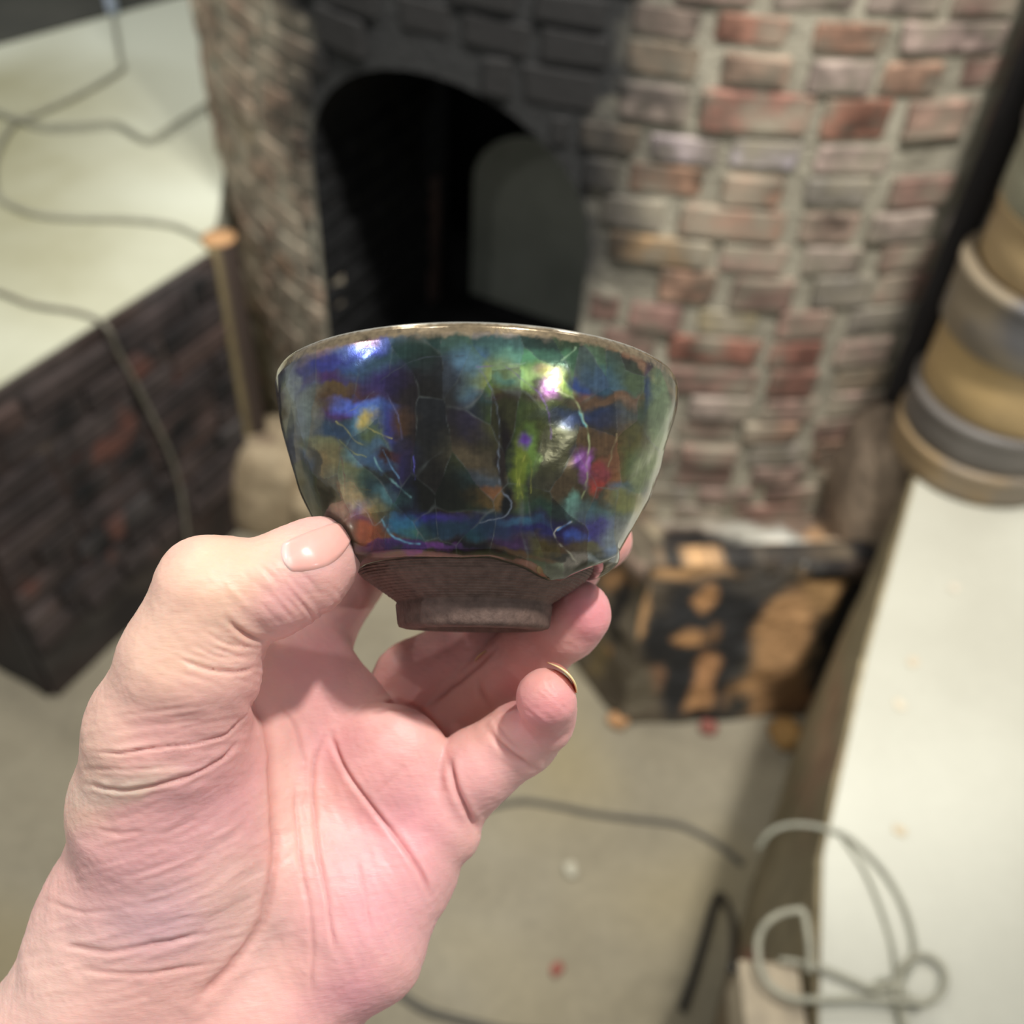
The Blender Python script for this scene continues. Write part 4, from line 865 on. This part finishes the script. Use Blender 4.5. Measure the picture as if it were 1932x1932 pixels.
CREASE = [  # fold lines of the skin: points, depth, half-width, lowest and highest depth at which they apply
 ([(425, 1165), (450, 1188), (478, 1205), (505, 1212)], 9, 6, 60, 400), ([(330, 1238), (390, 1262), (440, 1268), (490, 1258)], 6, 5, 60, 400), ([(360, 1215), (420, 1240), (480, 1236)], 3, 4, 60, 400), ([(385, 1190), (430, 1215), (485, 1222)], 3, 3.5, 60, 400),
 ([(170, 1418), (230, 1420), (300, 1412), (370, 1402), (430, 1380), (470, 1345)], 5, 4, 0, 400), ([(160, 1478), (230, 1492), (300, 1480), (360, 1462), (410, 1436), (450, 1400)], 7, 5, 0, 400), ([(150, 1450), (250, 1452), (330, 1446)], 2, 4, 0, 400),
 ([(170, 1560), (230, 1574), (290, 1560)], 3, 5, 0, 400), ([(90, 1700), (150, 1722), (210, 1718)], 3, 5, 0, 400), ([(110, 1780), (200, 1796), (290, 1782), (380, 1760)], 5, 7, 0, 400), ([(150, 1830), (260, 1838), (400, 1818)], 4, 6, -50, 400),
 ([(466, 1318), (500, 1360), (514, 1440), (520, 1560), (514, 1650), (490, 1740), (440, 1820), (370, 1884)], 10, 12, -200, 400), ([(610, 1390), (592, 1440), (592, 1520), (604, 1620), (622, 1720), (632, 1800)], 5, 5, -200, 120), ([(556, 1480), (566, 1620), (588, 1740), (590, 1880)], 4, 6, -200, 120), ([(530, 1330), (560, 1380), (575, 1450)], 4, 6, -200, 120),
 ([(624, 1385), (652, 1452), (700, 1520), (748, 1580), (790, 1640), (812, 1692)], 8, 6, -200, 150), ([(846, 1426), (858, 1480), (880, 1530), (905, 1572)], 12, 7, -160, 150), ([(690, 1350), (740, 1336), (792, 1344)], 3, 6, -160, 100),
 ([(940, 1222), (900, 1258), (850, 1298), (812, 1330)], 8, 6, -330, -100), ([(902, 1278), (910, 1310), (922, 1336)], 9, 7, -300, 100), ([(690, 1344), (740, 1328), (785, 1336), (822, 1372), (850, 1422)], 9, 7, -260, -60), ([(918, 1372), (940, 1400), (975, 1430), (1012, 1452)], 8, 7, -160, 60), ([(930, 1352), (955, 1392), (990, 1420)], 4, 5, -160, 60), ([(1040, 1262), (1035, 1290), (1060, 1322)], 2, 3, 60, 300),
 ([(700, 1510), (760, 1450)], 1.5, 6, -160, 100), ([(670, 1620), (690, 1690), (700, 1760)], 2, 4, -200, 100), ([(1000, 1300), (1030, 1318), (1060, 1340)], 1.2, 3, 60, 300)]
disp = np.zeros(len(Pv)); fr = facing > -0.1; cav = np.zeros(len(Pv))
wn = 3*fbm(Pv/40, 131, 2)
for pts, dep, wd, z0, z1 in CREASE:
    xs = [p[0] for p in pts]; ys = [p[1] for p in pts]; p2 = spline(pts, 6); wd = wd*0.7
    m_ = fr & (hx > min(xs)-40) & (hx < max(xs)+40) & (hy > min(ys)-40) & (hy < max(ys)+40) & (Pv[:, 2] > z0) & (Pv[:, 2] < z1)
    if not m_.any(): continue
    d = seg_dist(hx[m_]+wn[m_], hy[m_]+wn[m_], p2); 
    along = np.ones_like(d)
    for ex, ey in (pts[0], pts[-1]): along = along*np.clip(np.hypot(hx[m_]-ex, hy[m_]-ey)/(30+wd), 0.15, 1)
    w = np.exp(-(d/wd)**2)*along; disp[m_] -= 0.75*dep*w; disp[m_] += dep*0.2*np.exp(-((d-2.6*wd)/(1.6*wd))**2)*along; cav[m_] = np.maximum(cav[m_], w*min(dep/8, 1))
# fine skin folds: narrow ridges running across the thumb and the ball of the thumb
def ridges(cx, cy, rx, ry, ang, period, amp, seed, bend=0.0):
    m_ = fr & (((hx-cx)/rx)**2+((hy-cy)/ry)**2 < 1) & (Pv[:, 2] > -60)
    if not m_.any(): return
    x = hx[m_]-cx; y = hy[m_]-cy; w = np.clip(1-((x/rx)**2+(y/ry)**2), 0, 1)
    ca, sa = cos(radians(ang)), sin(radians(ang)); u = x*ca+y*sa; v = -x*sa+y*ca+bend*u*u
    q = fbm(np.stack([u/(period*9), v/period, u*0+seed], -1), seed, 3); disp[m_] += amp*q*w
ridges(540, 1130, 130, 90, 48, 8, 3.6, 141); ridges(430, 1240, 130, 80, 18, 8, 3.0, 142); ridges(330, 1400, 200, 110, -8, 9, 2.8, 143)
ridges(360, 1620, 260, 220, -24, 9, 2.6, 144, 0.0006); ridges(300, 1800, 330, 130, -12, 9, 2.2, 145); ridges(650, 1650, 260, 330, 65, 14, 1.6, 146); ridges(1030, 1330, 60, 60, 40, 6, 1.4, 147)
disp += 0.8*fbm(Pv/9, 150, 2) + 3.0*fbm(Pv/60, 151, 2)
Pd = Pv+Nv*disp[:, None]
# skin's own colour, with crease shade painted in below: pink palm, yellower back of the thumb, flushed pads
SK = [(430, 1090, 130, 110, 0, (228, 186, 152), .8), (300, 1250, 110, 160, 0, (226, 184, 154), .8), (560, 1120, 100, 60, -30, (224, 160, 152), .8), (600, 1140, 60, 34, -30, (226, 168, 150), .8), (360, 1380, 170, 70, 0, (222, 160, 150), .9), (150, 1450, 60, 200, 10, (222, 178, 152), .8),
 (400, 1530, 120, 90, -20, (214, 146, 148), 1.0), (300, 1600, 160, 60, -20, (220, 158, 156), 1.0), (300, 1740, 170, 70, -10, (204, 158, 160), 1.0), (230, 1480, 90, 22, -6, (222, 190, 166), .8), (60, 1850, 120, 120, 0, (230, 186, 168), .9), (450, 1720, 70, 120, 0, (220, 174, 160), .9),
 (550, 1500, 40, 220, 0, (232, 180, 164), .8), (740, 1440, 110, 90, 0, (232, 164, 156), 1.0), (770, 1560, 90, 90, 30, (230, 154, 158), 1.0), (700, 1720, 110, 110, 0, (230, 160, 164), 1.0), (660, 1880, 80, 60, 0, (226, 150, 156), 1.0), (900, 1480, 80, 60, 0, (232, 166, 160), 1.0), (1030, 1330, 70, 70, 0, (218, 132, 132), .8),
 (1110, 1150, 60, 60, 0, (222, 128, 134), .9), (1000, 1240, 60, 60, 0, (214, 142, 128), .9), (880, 1340, 60, 60, 0, (226, 160, 140), .9), (820, 1250, 120, 50, -30, (206, 138, 128), .8), (600, 1250, 90, 100, 0, (216, 146, 142), .9), (1180, 1015, 40, 50, 0, (224, 150, 136), .8), (640, 1400, 60, 50, 0, (222, 154, 154), .9)]
cs = blobs(hx, hy, (228, 170, 156), SK, 30, 161, 1/80)
cs = cs*0.78+0.22*lin((238, 204, 204)); cs *= (1+0.05*fbm(Pv/30, 162, 3))[:, None]
cs = cs*(1-0.26*cav[:, None]*np.array([0.55, 1.0, 1.05]))  # crease shade painted in: fold lines darker and redder
m_skin, nt, b = mat('skin')
a = N(nt, 'ShaderNodeAttribute', attribute_name='Col').outputs['Color']; nt.links.new(a, b.inputs['Base Color'])
b.inputs['Roughness'].default_value = 0.46; b.inputs['Specular IOR Level'].default_value = 0.42
b.inputs['Subsurface Weight'].default_value = 0.55; b.inputs['Subsurface Radius'].default_value = (1.0, 0.30, 0.18); b.inputs['Subsurface Scale'].default_value = 0.0028
tcn = N(nt, 'ShaderNodeTexCoord').outputs['Object']; mp = N(nt, 'ShaderNodeMapping'); mp.inputs[2].default_value = (0, 0, radians(20)); mp.inputs[3].default_value = (350, 1500, 900); nt.links.new(tcn, mp.inputs[0])
f1 = noise(nt, 1.0, 5, mp.outputs[0], 0.6); bump(nt, b, f1, 0.28, 0.0004)
HB = P3(330, 1860, -40); HM = Matrix.Identity(4)
for i in range(3):
    HM[i][0] = CR[i]; HM[i][1] = CU[i]; HM[i][2] = -CF[i]
def cam_to_world(p): return CAM + S*(p[0]*CR+p[1]*CU+(F-p[2])*CF)
HM.translation = Vector(cam_to_world(HB))
hand = empty('person'); hand.matrix_world = HM
tag(hand, 'left hand of a person, palm to the viewer, pinching the bowl', 'person')
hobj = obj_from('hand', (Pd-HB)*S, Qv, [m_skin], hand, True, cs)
# nails
from mathutils.bvhtree import BVHTree
near = (hx > 480) & (hx < 760) & (hy > 940) & (hy < 1150)
qm = near[Qv].all(1); bvh = BVHTree.FromPolygons([Vector(p) for p in Pd], [tuple(int(i) for i in q) for q in Qv[qm]])
m_nail, nt, b = mat('fingernail'); a = N(nt, 'ShaderNodeAttribute', attribute_name='Col').outputs['Color']; nt.links.new(a, b.inputs['Base Color'])
b.inputs['Roughness'].default_value = 0.28; b.inputs['Coat Weight'].default_value = 0.35; b.inputs['Coat Roughness'].default_value = 0.15; b.inputs['Subsurface Weight'].default_value = 0.4; b.inputs['Subsurface Radius'].default_value = (1, .35, .2); b.inputs['Subsurface Scale'].default_value = 0.0015
up_ = spline([(531, 1026), (548, 1015), (575, 1003), (605, 992), (632, 984), (656, 988)], 9); lo_ = spline([(541, 1072), (556, 1081), (590, 1078), (622, 1068), (648, 1046), (666, 1012)], 9)
nu = len(up_); nv = 24; U = np.linspace(0, 1, nu); W = np.linspace(0, 1, nv); Vn = np.zeros((nu, nv, 3)); Cn = np.zeros((nu, nv, 3)); okn = True
for i in range(nu):
    for j in range(nv):
        x, y = up_[i]*(1-W[j])+lo_[i]*W[j]; x += (10*sin(pi*W[j]))*((1 if U[i] > .5 else -0.7)*abs(2*U[i]-1)**3)
        d = Vector(((x-966)/F, -(y-966)/F, -1)); d.normalize(); h_ = bvh.ray_cast(Vector((0, 0, F)), d)
        loc, nr = (np.array(h_[0]), np.array(h_[1])) if h_[0] is not None else (P3(x, y, 200), np.array([0, 0, 1.]))
        if nr[2] < 0: nr = -nr
        e_ = min(1, min(W[j], 1-W[j])*7)*min(1, min(U[i], 1-U[i])*9); Vn[i, j] = loc+nr*(-2.0+6.5*sqrt(max(e_, 0)))
        tipw = np.clip((U[i]-0.90)/0.06, 0, 1); base = np.clip((0.20-U[i])/0.10, 0, 1)
        Cn[i, j] = lin((236, 178, 166))*(1-tipw)+lin((232, 206, 172))*tipw; Cn[i, j] = Cn[i, j]*(1-base)+lin((240, 208, 200))*base
for _ in range(3): Vn[1:-1, 1:-1] = (Vn[:-2, 1:-1]+Vn[2:, 1:-1]+Vn[1:-1, :-2]+Vn[1:-1, 2:]+2*Vn[1:-1, 1:-1])/6
obj_from('fingernail', (Vn.reshape(-1, 3)-HB)*S, grid_faces(nu, nv)[:, ::-1], [m_nail], hand, True, Cn.reshape(-1, 3))['label'] = 'broad pale pink thumbnail'
def curved_nail(cpt, r0, a0, a1, zlo, zhi, cols, label, th=5.0):
    C = P3(*cpt); nu, nv = 26, 12; V = []; c_ = []
    for sgn in (0, 1):
        for i in range(nu):
            an = radians(a0+(a1-a0)*i/(nu-1)); 
            for j in range(nv):
                w = j/(nv-1); zt = zlo+(zhi-zlo)*w*(0.45+0.55*sin(pi*i/(nu-1))**0.5); rr = r0*(0.93+0.12*w)+sgn*th*(1-0.5*w)*(0.3+0.7*sin(pi*i/(nu-1)))
                V.append(C+np.array([rr*cos(an), rr*sin(an), zt])); c_.append(lin(cols[0])*(1-w**3)+lin(cols[1])*w**3)
    K = nu*nv; Q = grid_faces(nu, nv); idx = np.arange(K).reshape(nu, nv); rim = np.concatenate([idx[:, 0], idx[-1, 1:], idx[-2::-1, -1], idx[0, -2:0:-1]]); Sd = np.stack([rim, np.roll(rim, -1), np.roll(rim, -1)+K, rim+K], -1)
    o = obj_from('fingernail', (np.array(V)-HB)*S, np.vstack([Q, Q[:, ::-1]+K, Sd]), [m_nail], hand, True, np.array(c_)); o['label'] = label
    bm = bmesh.new(); bm.from_mesh(o.data); bmesh.ops.recalc_face_normals(bm, faces=bm.faces); bm.to_mesh(o.data); bm.free()
curved_nail((1026, 1306, 62), 55, 84, 2, -14, 62, ((226, 132, 118), (240, 214, 160)), 'yellowish nail of the little finger seen end on', 7)
curved_nail((932, 1262, -150), 40, 100, 160, -20, 30, ((214, 170, 130), (226, 196, 140)), 'thin edge of a nail between middle and ring finger', 4)
# sleeve of the arm, just beyond the frame
m_sleeve = plain('dark_sleeve', (52, 52, 58), 0.9)
A = P3(60, 2240, -25); B = P3(-420, 3000, -60); ax_ = (B-A)/np.linalg.norm(B-A); sx_ = np.array([ax_[1], -ax_[0], 0]); sx_ /= np.linalg.norm(sx_); sy_ = np.cross(ax_, sx_)
V = []; nu, nv = 48, 14
for i in range(nu):
    an = 2*pi*i/nu
    for j in range(nv):
        t = [0.06, 0, 0, 0.05, .15, .25, .35, .45, .55, .65, .75, .85, .95, 1][j]; rr = [0.8, 0.84, 1, 1.02, 1, 1.03, 1.01, 1.05, 1.03, 1.06, 1.05, 1.07, 1.05, 1.0][j]
        V.append(A+(B-A)*t+(sx_*cos(an)*400+sy_*sin(an)*290)*rr*(1+0.03*sin(3*an+5*t)))
obj_from('sleeve', (np.array(V)-HB)*S, grid_faces(nu, nv, True), [m_sleeve], hand)['label'] = 'dark sleeve cuff'
